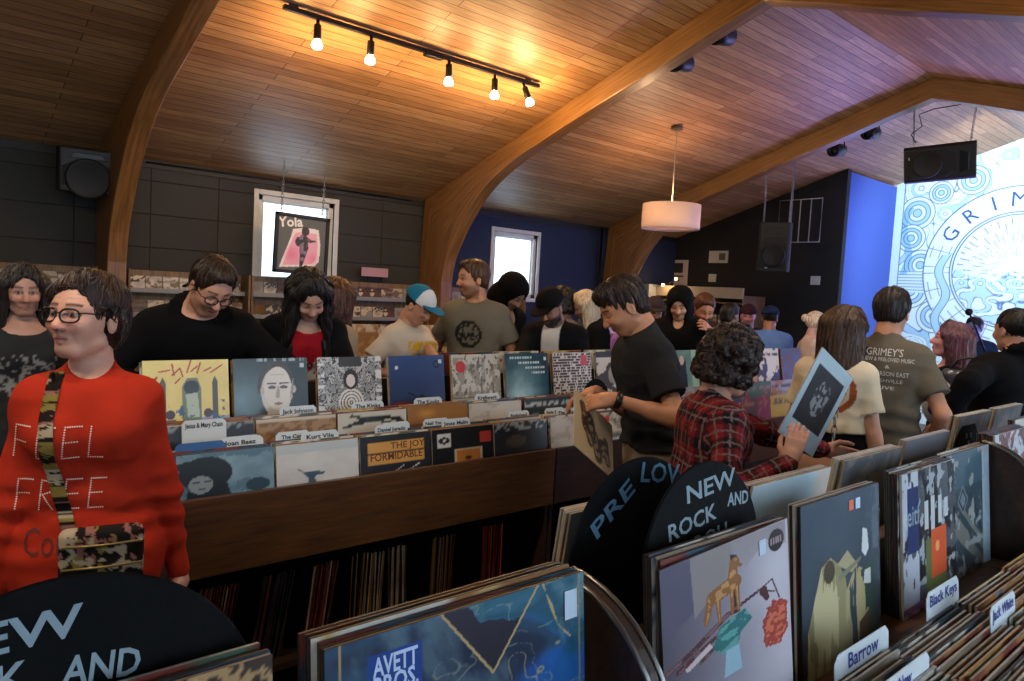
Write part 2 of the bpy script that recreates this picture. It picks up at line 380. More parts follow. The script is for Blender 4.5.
# ---------------------------------------------------------------- mural on the stage wall
def mural_col(y, z):
    c = np.stack([.80+0*y,.90+0*y,.93+0*y],1)
    cy, cz = 3.0, 2.28; dx = (y-cy); dz = (z-cz); r = np.hypot(dx,dz); an = np.arctan2(dz,-dx)
    lw = .009
    def line(d, w=lw): return np.clip(1-np.abs(d)/w,0,1)
    ink = np.zeros_like(y); blue = np.zeros_like(y)
    band = fbm(y*2.6,z*2.6,1.1,2)*12+y*1.2; d = np.abs(band-np.round(band)); ink = np.clip(1-d/.075,0,1)*.8
    blue = np.where(np.floor(band).astype(int)%6 == 0, .6, 0)
    for (sy,sz,R) in ((4.3,3.12,.24),(4.36,2.75,.2),(4.2,2.35,.22),(4.3,1.95,.24),(4.0,3.4,.16),(3.95,1.6,.24),(3.6,3.55,.2),(2.4,3.55,.2)):
        rr = np.hypot(y-sy,z-sz); msk = rr < R
        ink = np.where(msk, 0, ink); blue = np.where(msk, np.where((rr/R*4).astype(int)%2 == 0,.7,0), blue)
        for q in (.25,.5,.75,1): ink = np.maximum(ink, line(rr-R*q))
    ed = (y > 3.95)&(np.abs(z-2.1) < .16); ink = np.where(ed, np.clip(1-np.abs(((z*22)%1)-.5)/.18,0,1)*.8, ink); blue = np.where(ed,.15,blue)
    vs = np.abs(y-4.42-.05*np.sin(z*7)) < .05; blue = np.where(vs&(z<3.2)&(z>2.2),.95,blue)
    lft = y > 4.5; blue = np.where(lft, .12, blue); ink = np.where(lft, 0, ink); ink = np.maximum(ink, line(y-4.5))
    ink = np.where(r < 1.15, 0, ink); blue = np.where(r < 1.15, 0, blue)
    for q in (1.15,.80,.765): ink = np.maximum(ink, line(r-q,.013))
    ringlo = (r > .8)&(r < 1.15)&(dz < .35); tt = an*4.2; ph = np.abs(tt-np.round(tt)); ink = np.where(ringlo, np.maximum(ink, np.clip(1-ph/.035,0,1)*.8), ink)
    rq = np.abs(((r-.8)/.35*3)%1-.5); ink = np.where(ringlo&(np.round(tt).astype(int)%2==0), np.maximum(ink,np.clip(1-rq/.1,0,1)*.6), ink)
    sect = (an*26/math.pi); ph = np.abs(sect-np.round(sect)); nn = vnoise(np.round(sect)*3.3, 0*y, 5)
    inn = (r < .72)&(r > .2)&(dz > -.1); ray_ = inn&(ph < .09)&(((r*4+nn*3)%1) < .55); ink = np.where(ray_, .7, ink)
    hill = (dz < -.08+.06*np.sin(y*9)+.03*np.sin(y*19))&(r < .76)
    bh = fbm(y*4.1,z*6.2,7.7,2)*8; dh = np.abs(bh-np.round(bh)); ink = np.where(hill, np.clip(1-dh/.12,0,1)*.75, ink); blue = np.where(hill & (np.floor(bh).astype(int)%2 == 0), .5, blue)
    for s_ in (-1,1):
        d = (y-(cy+s_*(.88+.06*np.sin(z*9)))); msk = (np.abs(d) < .055)&(z > 1.3)&(z < 2.5); blue = np.where(msk,.6,blue); ink = np.where((np.abs(d)<.07)&(z>1.3)&(z<2.5), line(np.abs(d)-.055), ink)
    bc = np.array([.16,.50,.78]); c = c*(1-blue[:,None]*.45)+bc*blue[:,None]*.45
    ik = np.array([.08,.18,.36]); c = c*(1-ink[:,None]*.95)+ik*ink[:,None]*.95
    return c
def mural():
    M_m = mat('mural_paint','#ffffff',.7,attr=True,bump=.1,bscale=30); mb = MB()
    yv = lambda u: BXY-(BXY-2.2)*u
    mb.grid(lambda u,v: np.stack([MX+0*u, yv(u), v*(RZZ-SL*np.abs(yv(u)-RYY))],1), 330, 420, M_m, lambda u,v: mural_col(yv(u), v*(RZZ-SL*np.abs(yv(u)-RYY))), smooth=False)
    yw = lambda u: 2.2-(2.2-Y0)*u
    mb.grid(lambda u,v: np.stack([MX+0*u, yw(u), v*(RZZ-SL*np.abs(yw(u)-RYY))],1), 90, 100, M_m, lambda u,v: mural_col(yw(u), v*(RZZ-SL*np.abs(yw(u)-RYY))), smooth=False)
    for ch,an in zip("GRIMEY'S", (148,128,109,91,71,51,38,24)):
        a = math.radians(an); py = 3.0-math.cos(a)*-.965*-1; py = 3.0+(-math.cos(a))*.965; pz = 2.28+math.sin(a)*.965
        Mt = basis((MX-.004,py,pz), (0,-math.sin(a),-(-math.cos(a))*-1), (0,0,1))
        x = Vector((0,-math.sin(a),math.cos(a)*-1*-1)); x = Vector((0,-math.sin(a), -math.cos(a)))
        yv_ = Vector((0,-math.cos(a), math.sin(a)))
        Mt = basis((MX-.004,py,pz), x, yv_)
        mb.text(ch, mat('mural_ink','#2a4f86',.7), Mt, .29, bold=.0)
    mb.box((MX+.01,Y0,0),(MX+.15,BXY+.1,WZ),M_black)
    struct(mb.build('wall_stage_mural'))
mural()
# ================================================================ FIXTURES + LIGHT
M_mb = mat('black_metal','#0b0b0c',.45,spec=.4); M_plast = mat('black_plastic','#101113',.5,bump=.2,bscale=200)
M_chrome = mat('dull_chrome','#9a9a98',.3,metal=1); M_bulb = emis('bulb_glow','#ffd9a0',38)
def light(kind, loc, energy, color, size=.05, rot=None, sizey=None, blend=.5, ang=1.2, target=None):
    l = bpy.data.lights.new('lamp', kind); l.energy = energy; l.color = color
    if kind == 'POINT': l.shadow_soft_size = size
    if kind == 'SPOT': l.shadow_soft_size = size; l.spot_size = ang; l.spot_blend = blend
    if kind == 'AREA':
        l.size = size
        if sizey: l.shape = 'RECTANGLE'; l.size_y = sizey
    o = bpy.data.objects.new('light', l); COL.objects.link(o); o.location = loc
    if target is not None: o.rotation_euler = (Vector(target)-Vector(loc)).to_track_quat('-Z','Y').to_euler()
    elif rot: o.rotation_euler = rot
    return o
# track light
TY = 4.83; TZ = ceilz(TY)-.045
tr = thing('track_light','black ceiling track with five glowing spot bulbs, above the records','track light',(3.15,TY,TZ))
mb = MB(); mb.box((-1.14,-.018,-.016),(1.2,.018,.016),M_mb,.003); mb.box((.0,-.03,-.035),(.16,.03,.014),M_mb,.006)
mb.box((-1.1,-.012,.016),(-1.04,.012,.036),M_mb); mb.box((1.04,-.012,.016),(1.1,-.0,.036),M_mb); mb.build('track_rail', tr)
for i,(x,tx,ty) in enumerate(((-.89,0,0),(-.47,.0,.05),(.23,0,-.03),(.70,.05,0),(1.02,.35,-.2))):
    h = empty('spot_head',(x,0,-.016),0,tr); h.rotation_euler = (ty,-tx,0)
    mb = MB(); mb.lathe([(.0,0),(.012,0),(.012,-.03),(.026,-.036),(.028,-.12),(.024,-.135),(0,-.135)],M_mb,20)
    o = mb.build('lamp_holder', tr, (x,0,-.016)); o.rotation_euler = (ty,-tx,0); bpy.data.objects.remove(h)
    b = MB(); b.lathe([(.0,-.12),(.02,-.135),(.036,-.165),(.038,-.18),(.03,-.195),(0,-.202)],M_bulb,20); bo = b.build('bulb', o)
    p = Matrix.Rotation(ty,4,'X')@Matrix.Rotation(-tx,4,'Y')@Vector((0,0,-.26))
    light('POINT',(3.15+x+p.x,TY+p.y,TZ-.016+p.z),(21,17,17,20,38)[i],(1,.60,.25),.04)
# pendant
PP = at(676,136,D=8.6)
def pendant():
    x,y = 6.39,4.86; zc = ceilz(y); c = at(671,217,X=6.39); x,y = float(c[0]),float(c[1]); zc = ceilz(y); zm = float(c[2]); R = .31; h = .13
    t = thing('pendant_lamp','white fabric drum pendant lamp hanging from the plank ceiling','pendant lamp',(x,y,zm))
    M_sh = bpy.data.materials.new('lamp_fabric'); M_sh.use_nodes = True; N = M_sh.node_tree.nodes; L = M_sh.node_tree.links; N.clear()
    d = N.new('ShaderNodeBsdfDiffuse'); d.inputs['Color'].default_value = (.75,.68,.66,1); tl = N.new('ShaderNodeBsdfTranslucent'); tl.inputs['Color'].default_value = (.75,.6,.52,1); mx = N.new('ShaderNodeMixShader'); mx.inputs[0].default_value = .3; o = N.new('ShaderNodeOutputMaterial')
    L.new(d.outputs[0],mx.inputs[1]); L.new(tl.outputs[0],mx.inputs[2]); L.new(mx.outputs[0],o.inputs[0])
    mb = MB(); mb.lathe([(R,-h),(R,h),(R-.004,h),(R-.004,-h),(R,-h)],M_sh,64); mb.build('lamp_shade', t)
    mb = MB(); mb.lathe([(0,-h+.02),(R-.006,-h+.02),(R-.006,-h+.024),(0,-h+.024)],M_sh,48,smooth=False); mb.build('diffuser', t)
    mb = MB(); mb.tube([(0,0,h-.03),(0,0,zc-zm-.03)],.005,mat('cord_white','#b8a890',.5),8); mb.build('cord', t)
    mb = MB(); mb.lathe([(0,-.04),(.06,-.035),(.065,-.005),(.06,0),(0,0)],mat('canopy_bronze','#4a3526',.5),24); mb.build('ceiling_rose', t, (0,0,zc-zm-.005))
    mb = MB(); mb.lathe([(0,.07),(.015,.07),(.03,.0),(.02,-.03),(0,-.035)],emis('pendant_bulb','#ffc890',12),16); mb.build('bulb', t)
    light('POINT',(x,y,zm+.09),34,(1,.62,.33),.04)
pendant()
# speakers
def speaker_mesh(t, w, d, h):
    """faces -Y local; origin centre"""
    mb = MB(); r = .05
    poly = [(-w/2,-d/2+.03),(-w/2+.03,-d/2),(w/2-.03,-d/2),(w/2,-d/2+.03),(w/2-.06,d/2),(-w/2+.06,d/2)]
    mb.prism(poly, M_plast, h, T(0,0,-h/2), .012); mb.build('cabinet', t)
    g = MB(); Mg = mat('grille_metal','#0b0c0e',.6,metal=0,bump=.6,bscale=500)
    pts = [(-w/2+.05,-h/2+.05),(w/2-.05,-h/2+.05),(w/2-.05,h*.08),(w*.22,h*.2),(-w*.22,h*.2),(-w/2+.05,h*.08)]
    g.prism(pts, Mg, .014, basis((0,-d/2-.014+.014,0),(1,0,0),(0,0,1)), .004)
    g.build('grille', t)
    wf = MB(); wf.lathe([(0,.004),(w*.14,.008),(w*.3,.018),(w*.33,.022),(w*.35,.016),(w*.36,0)],mat('woofer_rim','#0b0b0d',.6),40,basis((0,-d/2-.012,-h*.17),(1,0,0),(0,0,1))); wf.build('woofer', t)
    hn = MB(); hn.prism([(-w*.3,-h*.06),(w*.3,-h*.06),(w*.22,h*.07),(-w*.22,h*.07)],mat('horn','#0a0a0c',.3),.01,basis((0,-d/2,h*.33),(1,0,0),(0,0,1)),.004); hn.build('horn', t)
    lg = MB(); lg.prism([(-.015,-.006),(.015,-.006),(.015,.006),(-.015,.006)],mat('badge_silver','#c8ccd2',.3,metal=.7),.004,basis((-w*.2,-d/2-.022,-h*.42),(1,0,0),(0,0,1))); lg.build('badge', t)
def chain(p, q, name='chain', par=None, r=.0035, link=.035):
    p = Vector(p); q = Vector(q); n = max(2,int((q-p).length/link)); mb = MB(); dz = (q-p).normalized(); x = dz.orthogonal().normalized(); y = dz.cross(x)
    for i in range(n):
        c = p.lerp(q,(i+.5)/n); a = x if i%2 else y; L = (q-p).length/n*.68
        mb.tube([c+dz*L*math.cos(k*math.pi/4)+a*.011*math.sin(k*math.pi/4) for k in range(8)], r, mat('chain_steel','#8b8d93',.35,metal=.8), 5, closed=True)
    return mb.build(name, par)
c = at(775,247,X=8.6); sz = (.42,.36,.66)
s = thing('hanging_speaker','black loudspeaker hung upright on chains in front of the dark end wall','speaker',tuple(c)); s.rotation_euler = (math.radians(5),0,math.radians(-64))
speaker_mesh(s,.40,.36,.62)
zc = ceilz(float(c[1]))-float(c[2])
for dx,dy in ((-.15,-.1),(.16,-.1),(.16,.13)): chain((dx,dy,.3),(dx*1.0,dy,zc-.03),'chain',s)
c = at(940,161,X=8.75); 
s = thing('hanging_speaker','black loudspeaker hung sideways near the ridge in front of the mural','speaker',tuple(c)); s.rotation_euler = (math.radians(18),0,math.radians(-72))
k = empty('k'); 
def speaker_side(t):
    n0 = set(bpy.data.objects); speaker_mesh(t,.40,.36,.68)
    for o in set(bpy.data.objects)-n0: o.rotation_euler = (0,math.radians(86),0)
bpy.data.objects.remove(k); speaker_side(s)
zc = ceilz(float(c[1]))-float(c[2])
for dx in (-.27,.27): chain((dx,.05,.19),(dx*1.1,.12,zc-.06),'chain',s)
mb = MB(); mb.tube([(-.25,.1,.2),(-.3,.0,.3),(-.2,.05,.38),(-.24,.1,.5),(-.1,.1,.55),(.2,.1,.58),(.5,.1,.55)],.006,M_mb,6); mb.build('cable', s)
c = at(88,171,Y=7.05)
s = thing('wall_speaker','black box speaker high in the dark corner beside the first wooden arch','speaker',tuple(c)); s.rotation_euler = (math.radians(8),0,math.radians(-10))
speaker_mesh(s,.46,.3,.36)
mb = MB(); mb.box((-.03,.14,-.03),(.03,.36,.03),M_mb); mb.build('bracket', s)
# stage cans
CAN = []
for (px,py,X,lab) in ((682,63,5.25,'small black stage spotlight clamped just behind the middle arch, lower of the two'),(724,36,5.25,'small black stage spotlight clamped just behind the middle arch, upper of the two'),(838,150,8.75,'small black stage spotlight behind the far arch, left of the hung sideways speaker'),(872,133,8.75,'small black stage spotlight behind the far arch, nearest to the sideways speaker')):
    c = at(px,py,X=X); zc = ceilz(float(c[1]))
    t = thing('stage_spotlight',lab,'spotlight',(float(c[0]),float(c[1]),float(c[2])),0,'stage spotlights')
    t.rotation_euler = (math.radians(20),0,math.radians(-100))
    mb = MB(); Mr = RX(math.radians(75)); mb.lathe([(0,-.1),(.05,-.1),(.07,-.08),(.08,.02),(.085,.1),(.075,.1),(.06,.02),(0,.0)],M_plast,24,Mr); mb.build('lamp_can', t)
    mb = MB(); mb.tube([(-.095,0,0),(-.095,0,.09),(-.05,0,.12),(.05,0,.12),(.095,0,.09),(.095,0,0)],.008,M_mb,6); mb.tube([(0,0,.12),(0,0,max(.15,zc-float(c[2])-.0))],.009,M_mb,6); mb.build('yoke', t)
    mb = MB(); mb.lathe([(0,0),(.06,0),(.06,.004),(0,.004)],mat('lens_dark','#202838',.1),24,Mr@T(0,0,.06)); mb.build('lens', t)
# end wall items
def wallrect(name, label, cat, x0,y0,x1,y1, X, m, th=.02, extra=None):
    a = at(x0,y0,X=X); b = at(x1,y1,X=X); t = thing(name,label,cat,(X,(a[1]+b[1])/2,(a[2]+b[2])/2)); w = abs(a[1]-b[1])/2; h = abs(a[2]-b[2])/2
    mb = MB(); mb.box((-th,-w,-h),(-.001,w,h),m,.004); mb.build('body',t)
    return t,w,h
M_wp = mat('white_plastic','#b9babb',.5); M_pp = mat('poster_paper','#c3b9b4',.7)
t,w,h = wallrect('thermostat','pale rectangular thermostat on the dark end wall','thermostat',710,251,728,263,EX,M_wp)
mb = MB(); mb.box((-.026,-w*.75,-h*.55),(-.019,-w*.1,h*.6),mat('lcd_grey','#565a58',.3),.002); mb.build('screen',t)
t,w,h = wallrect('light_switch','small pale switch plate below the thermostat on the end wall','switch plate',709,274,716,282,EX,M_wp,.01)
mb = MB(); mb.box((-.018,-w*.3,-h*.4),(-.009,w*.3,h*.4),M_wp,.002); mb.build('rocker',t)
t,w,h = wallrect('light_switch','small pale switch plate on the end wall under the hanging speaker','switch plate',811,276,820,285,EX,M_wp,.01)
mb = MB(); mb.box((-.018,-w*.3,-h*.4),(-.009,w*.3,h*.4),M_wp,.002); mb.build('rocker',t)
# wall vent frame
a = at(781,201,X=EX); b = at(820,242,X=EX); t = thing('wall_rack','white metal frame with upright bars on the end wall behind the speaker','wall rack',(EX,(a[1]+b[1])/2,(a[2]+b[2])/2)); w = abs(a[1]-b[1])/2; h = abs(a[2]-b[2])/2
mb = MB(); mb.tube([(-.02,-w,-h),(-.02,w,-h),(-.02,w,h),(-.02,-w,h)],.011,M_wp,6,closed=True)
mb.build('frame',t)
for q in (-.45,.0,.45):
    mb = MB(); mb.tube([(-.02,q*w*1.1,-h),(-.02,q*w*1.1,h)],.008,M_wp,6); mb.build('bar',t)
def poster(label, x0,y0,x1,y1,X=None,Y=None,blocks=(),name='poster'):
    if X is not None:
        t,w,h = wallrect(name,label,'poster',x0,y0,x1,y1,X,M_pp,.006)
        for (a,b,c,d,col) in blocks:
            mb = MB(); mb.box((-.009,-w+2*w*(1-c),-h+2*h*(1-d)),(-.005,-w+2*w*(1-a),-h+2*h*(1-b)),mat('print'+col,col,.7)); mb.build('printed_block',t)
    return t
poster('white poster with dark photo panels on the end wall above string lights',669,260,687,286,X=EX-.0,blocks=((.2,.12,.75,.5,'#2e2a2c'),(.15,.6,.8,.66,'#5c3a3a'),(.15,.75,.6,.82,'#8a5a58')))
# framed Yola print in window 1
a = at(275,213,Y=7.0); b = at(327,274,Y=7.0); xc = (a[0]+b[0])/2; zc = (at(301,212,Y=7.0)[2]+at(300,277,Y=7.0)[2])/2
fr = thing('framed_poster','black framed pink poster of a guitar player hanging in the window','framed poster',(float(xc),7.0,float(zc)))
w = float(b[0]-a[0])/2; h = .30
def artgrid(fn, nu, nv, w, h, m, off, colfn):
    pass
M_attr = mat('printed_card','#ffffff',.5,attr=True); M_gloss = mat('shrinkwrap_print','#ffffff',.35,attr=True,spec=.4,coat=.12)
def inpoly(u, v, P):
    c = np.zeros(u.shape,bool); n = len(P)
    for i in range(n):
        x1,y1 = P[i]; x2,y2 = P[(i+1)%n]
        if y1 == y2: continue
        k = ((v < y1) != (v < y2)) & (u < (x2-x1)*(v-y1)/(y2-y1)+x1); c ^= k
    return c
def seg(u, v, a, b, r=0, r2=None):
    ax,ay = a; bx,by = b; L = (bx-ax)**2+(by-ay)**2+1e-9; t = np.clip(((u-ax)*(bx-ax)+(v-ay)*(by-ay))/L,0,1)
    return np.hypot(u-ax-t*(bx-ax), v-ay-t*(by-ay))-(r if r2 is None else r+(r2-r)*t)
def put(c, m, col, soft=None):
    k = np.array(lin0(col)); 
    if m.dtype == bool: c[m] = k
    else: c[:] = c*(1-m[:,None])+k*m[:,None]
def lin0(s): s = s.lstrip('#'); return [int(s[i:i+2],16)/255 for i in (0,2,4)]
def yola(u,v):
    c = np.tile(np.array(lin0('#5c6364')),(len(u),1))
    put(c, inpoly(u,v,[(.05,.04),(.26,.62),(.3,.78),(.55,.83),(.84,.82),(.9,.5),(.88,.2),(.78,.1)]), '#f3f1f4')
    put(c, inpoly(u,v,[(.12,.08),(.3,.6),(.36,.72),(.8,.74),(.84,.5),(.82,.25),(.72,.14)]), '#f0b4d0')
    put(c, np.clip(1-np.hypot(u-.3,v-.3)/.2,0,1)*.6, '#f06ca0'); put(c, np.clip(1-np.hypot(u-.75,v-.25)/.15,0,1)*.5, '#f06ca0')
    d = seg(u,v,(.55,.45),(.5,.1),.09,.035); d = np.minimum(d, seg(u,v,(.53,.62),(.55,.45),.08,.09)); d = np.minimum(d, np.hypot(u-.56,v-.76)-.085)
    d = np.minimum(d, np.hypot((u-.44),(v-.55)*.9)-.085); d = np.minimum(d, seg(u,v,(.44,.55),(.78,.59),.018)); d = np.minimum(d, seg(u,v,(.6,.62),(.68,.58),.03))
    put(c, d < 0, '#38333c'); n = fbm(u*14,v*14); put(c, (d < -.012)&(n > .56), '#8a7f92')
    return c
mb = MB(); fb = .035
for lo,hi in (((-w,-.02,-h),(w,.02,-h+fb)),((-w,-.02,h-fb),(w,.02,h)),((-w,-.02,-h),(-w+fb,.02,h)),((w-fb,-.02,-h),(w,.02,h))): mb.box(lo,hi,M_mb,.004)
mb.box((-w+.01,.012,-h+.01),(w-.01,.018,h-.01),M_mb); mb.build('frame',fr)
mb = MB(); W=w-fb; Hh=h-fb
mb.grid(lambda u,v: np.stack([-W+2*W*u, 0*u-.004, -Hh+2*Hh*v],1),80,90,M_attr,yola,smooth=False)
mb.text('Yola', mat('white_ink','#eef0f0',.6), basis((-W*.52,-.006,Hh*.8),(1,0,.12),(0,0,1)), .14, bold=.004)
mb.box((-W,-.003,-Hh),(W,.011,Hh),M_pp)
mb.build('print',fr)
fr.rotation_euler = (0,math.radians(1.5),0)
for dx in (-w*.8,w*.72): chain((dx,0,h),(dx,0,ceilz(7.0)-float(zc)-.01),'chain',fr)
# pink sign stand on the CD shelf is built with the shelf
# conduit / cable along the wall
mb = MB(); mb.tube([(1.8,WY-.05,WZ-.03),(3,WY-.05,WZ-.02),(4.7,WY-.05,WZ-.03)],.007,M_mb,6); tag(mb.build('wall_cable'),'thin dark cable along the top of the block wall','cable')
mb = MB(); mb.tube([(8.0,WY-.1,WZ-.02),(8.0,WY-.1,.0)],.02,M_mb,8); tag(mb.build('conduit_pipe'),'dark vertical pipe in the far wall corner beyond the second window','pipe')
# ---------------------------------------------------------------- lights
w = bpy.data.worlds.new('world'); SC.world = w; w.use_nodes = True; bg = w.node_tree.nodes['Background']; bg.inputs[0].default_value = (.80,.90,1,1); bg.inputs[1].default_value = 2.6
for (a,b,z0,z1),e in zip(RW,(45,70,80)): light('AREA',((a+b)/2,Y0-.25,(z0+z1)/2),e,(.95,.95,1),b-a,sizey=z1-z0,target=((a+b)/2,Y0+2,(z0+z1)/2-.2))  # ambient fill shining in through the added right wall windows
for (a,b,z0,z1) in WIN: light('AREA',((a+b)/2,WY+.3,(z0+z1)/2),14,(.82,.92,1),b-a,sizey=z1-z0,target=((a+b)/2,WY-2,(z0+z1)/2-.4))
# stage wash
light('SPOT',(8.9,2.2,3.7),680,(.80,.94,1),.1,target=(11.6,3.0,2.4),ang=1.75,blend=.6)
light('SPOT',(8.85,3.84,3.6),20,(.15,.3,1),.1,target=(10.8,4.62,2.2),ang=1.3,blend=.8)
light('AREA',(10.6,1.5,1.2),90,(.36,.30,1),1.2,target=(9.2,2.2,4.0))
light('AREA',(9.6,2.6,1.8),14,(.55,.25,1),.8,target=(8.0,3.0,1.5))
v = SC.view_settings; v.view_transform = 'Standard'; v.look = 'None'; v.gamma = 1; v.exposure = .12; v.use_curve_mapping = False

# added track lights out of view, warm fill aimed down at the bins
for (x,y,lab) in ((-.6,1.5,'added fill track light, out of view above the near end of the foreground bins'),(3.9,1.1,'added fill track light, out of view above the far end of the foreground bins'),(-1.2,4.83,'added fill track light, out of view beyond the first arch')):
    c = copy_tree(tr); c.location = (x,y,ceilz(y)-.045); c['label'] = lab
    for dx,tx,ty in ((-.8,.0,1.2),(.0,.8,1.6),(.9,1.6,1.4)):
        light('SPOT',(x+dx,y,ceilz(y)-.32),(62 if x < 0 else 46) if y < 3 else 26,(1,.84,.68),.05,target=(x+dx+tx,y+(ty if y < 3 else -1.0),.9),ang=2.3,blend=.7)

light('SPOT',(10.2,1.2,1.3),420,(.34,.28,1),.15,target=(7.2,2.6,4.0),ang=1.3,blend=.9)
light('SPOT',(10.4,4.0,1.5),160,(.30,.32,1),.15,target=(9.2,3.6,4.0),ang=1.6,blend=.9)
# ================================================================ RECORDS, BINS
LP = .318
M_edge = mat('sleeve_edge','#9c8f7a',.5,var=.35,vscale=30); M_edge_d = mat('sleeve_edge_dark','#2a2724',.45,var=.3,vscale=30); M_edge_w = mat('sleeve_edge_white','#a8a5a0',.4)
M_back = mat("sleeve_back_white","#9aa6ac",.3,coat=.2); M_tab = mat('tab_white','#c6cfd2',.35); M_ink = mat('tab_ink','#1f2126',.6); M_inkb = mat('tab_ink_blue','#27307c',.6)
M_stk = mat('sticker_white','#b9c9d8',.5); M_stko = mat('sticker_orange','#d06a4a',.5)
def sleeve_mb(art=None, res=24, w=LP, h=LP, th=.005, edge=None, back=None, matl=None):
    """front faces -Y, bottom centre at origin"""
    mb = MB(); e = edge or M_edge
    mb.box((-w/2,-th/2,0),(w/2,th/2,h), e, .0012)
    mb.box((-w/2+.002,th/2-.001,.002),(w/2-.002,th/2+.0006,h-.002), back or M_back)
    if art is not None: mb.grid(lambda u,v: np.stack([-w/2+w*u, 0*u-th/2-.0006, h*v],1), res, res, matl or M_gloss, art, smooth=False)
    return mb
def place(o, x, y, z, lean=0, rz=0, roll=0):
    o.location = (x,y,z); o.rotation_euler = Matrix.Rotation(rz,4,'Z').to_3x3().__matmul__(Matrix.Rotation(-lean,3,'X')).__matmul__(Matrix.Rotation(roll,3,'Y')).to_euler(); return o
# --- art functions (u right, v up)
def base(u, col): return np.tile(np.array(lin0(col)),(len(u),1))
def A_generic(seed):
    r = random.Random(seed); pal = [r.choice(['#7d6f5c','#2b2d33','#a9a294','#6b2e25','#2d4a5e','#b59a62','#4e3d2d','#c7c1b4','#3f5a48','#93653c','#211d1d','#8a8f98','#7a3346']) for _ in range(3)]
    s = r.random()*50; f = r.uniform(2,6)
    def fn(u,v):
        c = base(u,pal[0]); n = fbm(u*f+s,v*f-s); put(c, n > .55, pal[1]); m = fbm(u*f*2-s,v*f*2+s); put(c, m > .66, pal[2])
        put(c, (v > .82)&(v < .9)&(fbm(u*22+s,v*9) > .48), pal[2]); return c
    return fn
def A_face(u,v):   # grey blue photo of a dark haired face
    n = fbm(u*4,v*4); c = base(u,'#7395a6')+(n[:,None]-.5)*.25; put(c, (fbm(u*7+3,v*3) > .6), '#56788a')
    put(c, np.hypot((u-.28),(v-.62)*.85) < .27, '#1e2930'); put(c, np.hypot(u-.08,v-.78) < .09,'#1e2930'); put(c, inpoly(u,v,[(.05,.0),(.12,.4),(.5,.4),(.56,0)]), '#1e2930')
    put(c, np.hypot((u-.23)*1.25,(v-.42)*.9) < .15,'#93a3a8'); put(c, np.hypot((u-.19)*1,(v-.47)*2.6) < .035,'#20282e'); put(c, np.hypot((u-.3),(v-.47)*2.6) < .035,'#20282e'); put(c, np.hypot((u-.24),(v-.33)*3) < .045,'#4c4a50')
    put(c, (np.hypot(u-.82,v-.3) < .13)&(n > .45),'#2e4654'); return c
def A_tail(u,v):
    c = base(u,'#cfd0cb')+(fbm(u*5,v*5)[:,None]-.5)*.1; put(c, v > .8, '#b9c4c4'); put(c, inpoly(u,v,[(.22,.52),(.36,.3),(.36,.0),(.5,.0),(.44,.3),(.6,.35),(.46,.42),(.33,.4)]),'#3f5d6c')
    put(c, (v < .14)&(fbm(u*18,v*9) > .52),'#7d5a55'); return c
def A_joy(u,v):
    c = base(u,'#23252b'); put(c, (u>.1)&(u<.9)&(v>.36)&(v<.84)&~((v>.60)&(v<.615)),'#d29a4e'); put(c, np.minimum(seg(u,v,(.4,.1),(.6,.28),.01), seg(u,v,(.55,.06),(.85,.3),.008)) < 0,'#d8dde0'); return c
def A_black(u,v):
    c = base(u,'#15181a'); put(c,(u>.08)&(u<.3)&(v>.55)&(v<.88),'#c9ccc9'); put(c,np.hypot(u-.19,v-.72)<.085,'#1a1a1a'); put(c,np.hypot(u-.19,v-.72)<.03,'#c9ccc9')
    put(c,(u>.34)&(u<.82)&(v>.05)&(v<.5),'#b9a98d'); put(c,(u>.38)&(u<.78)&(v>.09)&(v<.44),'#b06e2e'); put(c,np.hypot(u-.58,v-.25)<.05,'#3a2418'); put(c,(u>.78)&(u<.97)&(v>.6)&(v<.85),'#b03a30'); return c
def A_yellow(u,v):
    c = base(u,'#dccb7a')+(fbm(u*6,v*6)[:,None]-.5)*.08; put(c,(v<.3)&(fbm(u*5,v*5)>.45),'#8fb0c0'); put(c,v<.14,'#3c6fa6')
    for x in (.22,.83): put(c,inpoly(u,v,[(x-.035,.3),(x-.035,.72),(x,.8),(x+.035,.72),(x+.035,.3)]),'#4a4639')
    put(c,inpoly(u,v,[(.44,.2),(.44,.68),(.5,.78),(.62,.78),(.66,.66),(.66,.2)]),'#6c7a66'); put(c,np.hypot(u-.55,v-.66)<.09,'#23252a'); put(c,inpoly(u,v,[(.5,.3),(.48,.58),(.62,.6),(.64,.3)]),'#aebfae')
    for x,cc in ((.3,'#6c4a8c'),(.74,'#a98ac0')): put(c,np.hypot(u-x,v-.34)<.055,'#3a2a30'); put(c,inpoly(u,v,[(x-.09,.08),(x-.06,.28),(x+.06,.28),(x+.1,.08)]),cc)
    put(c,(fbm(u*16,v*16)>.66)&(v<.5),'#2f5a80')
    red = np.minimum.reduce([seg(u,v,a,b,.009) for a,b in [((.08,.75),(.16,.8)),((.16,.8),(.1,.68)),((.35,.82),(.33,.95)),((.33,.82),(.42,.9)),((.42,.9),(.45,.8)),((.5,.85),(.55,1)),((.55,.86),(.62,.92)),((.62,.84),(.66,.96)),((.7,.86),(.78,.9)),((.78,.84),(.92,.93)),((.36,.72),(.42,.78)),((.18,.86),(.3,.88))]])
    put(c,red<0,'#a82820'); return c
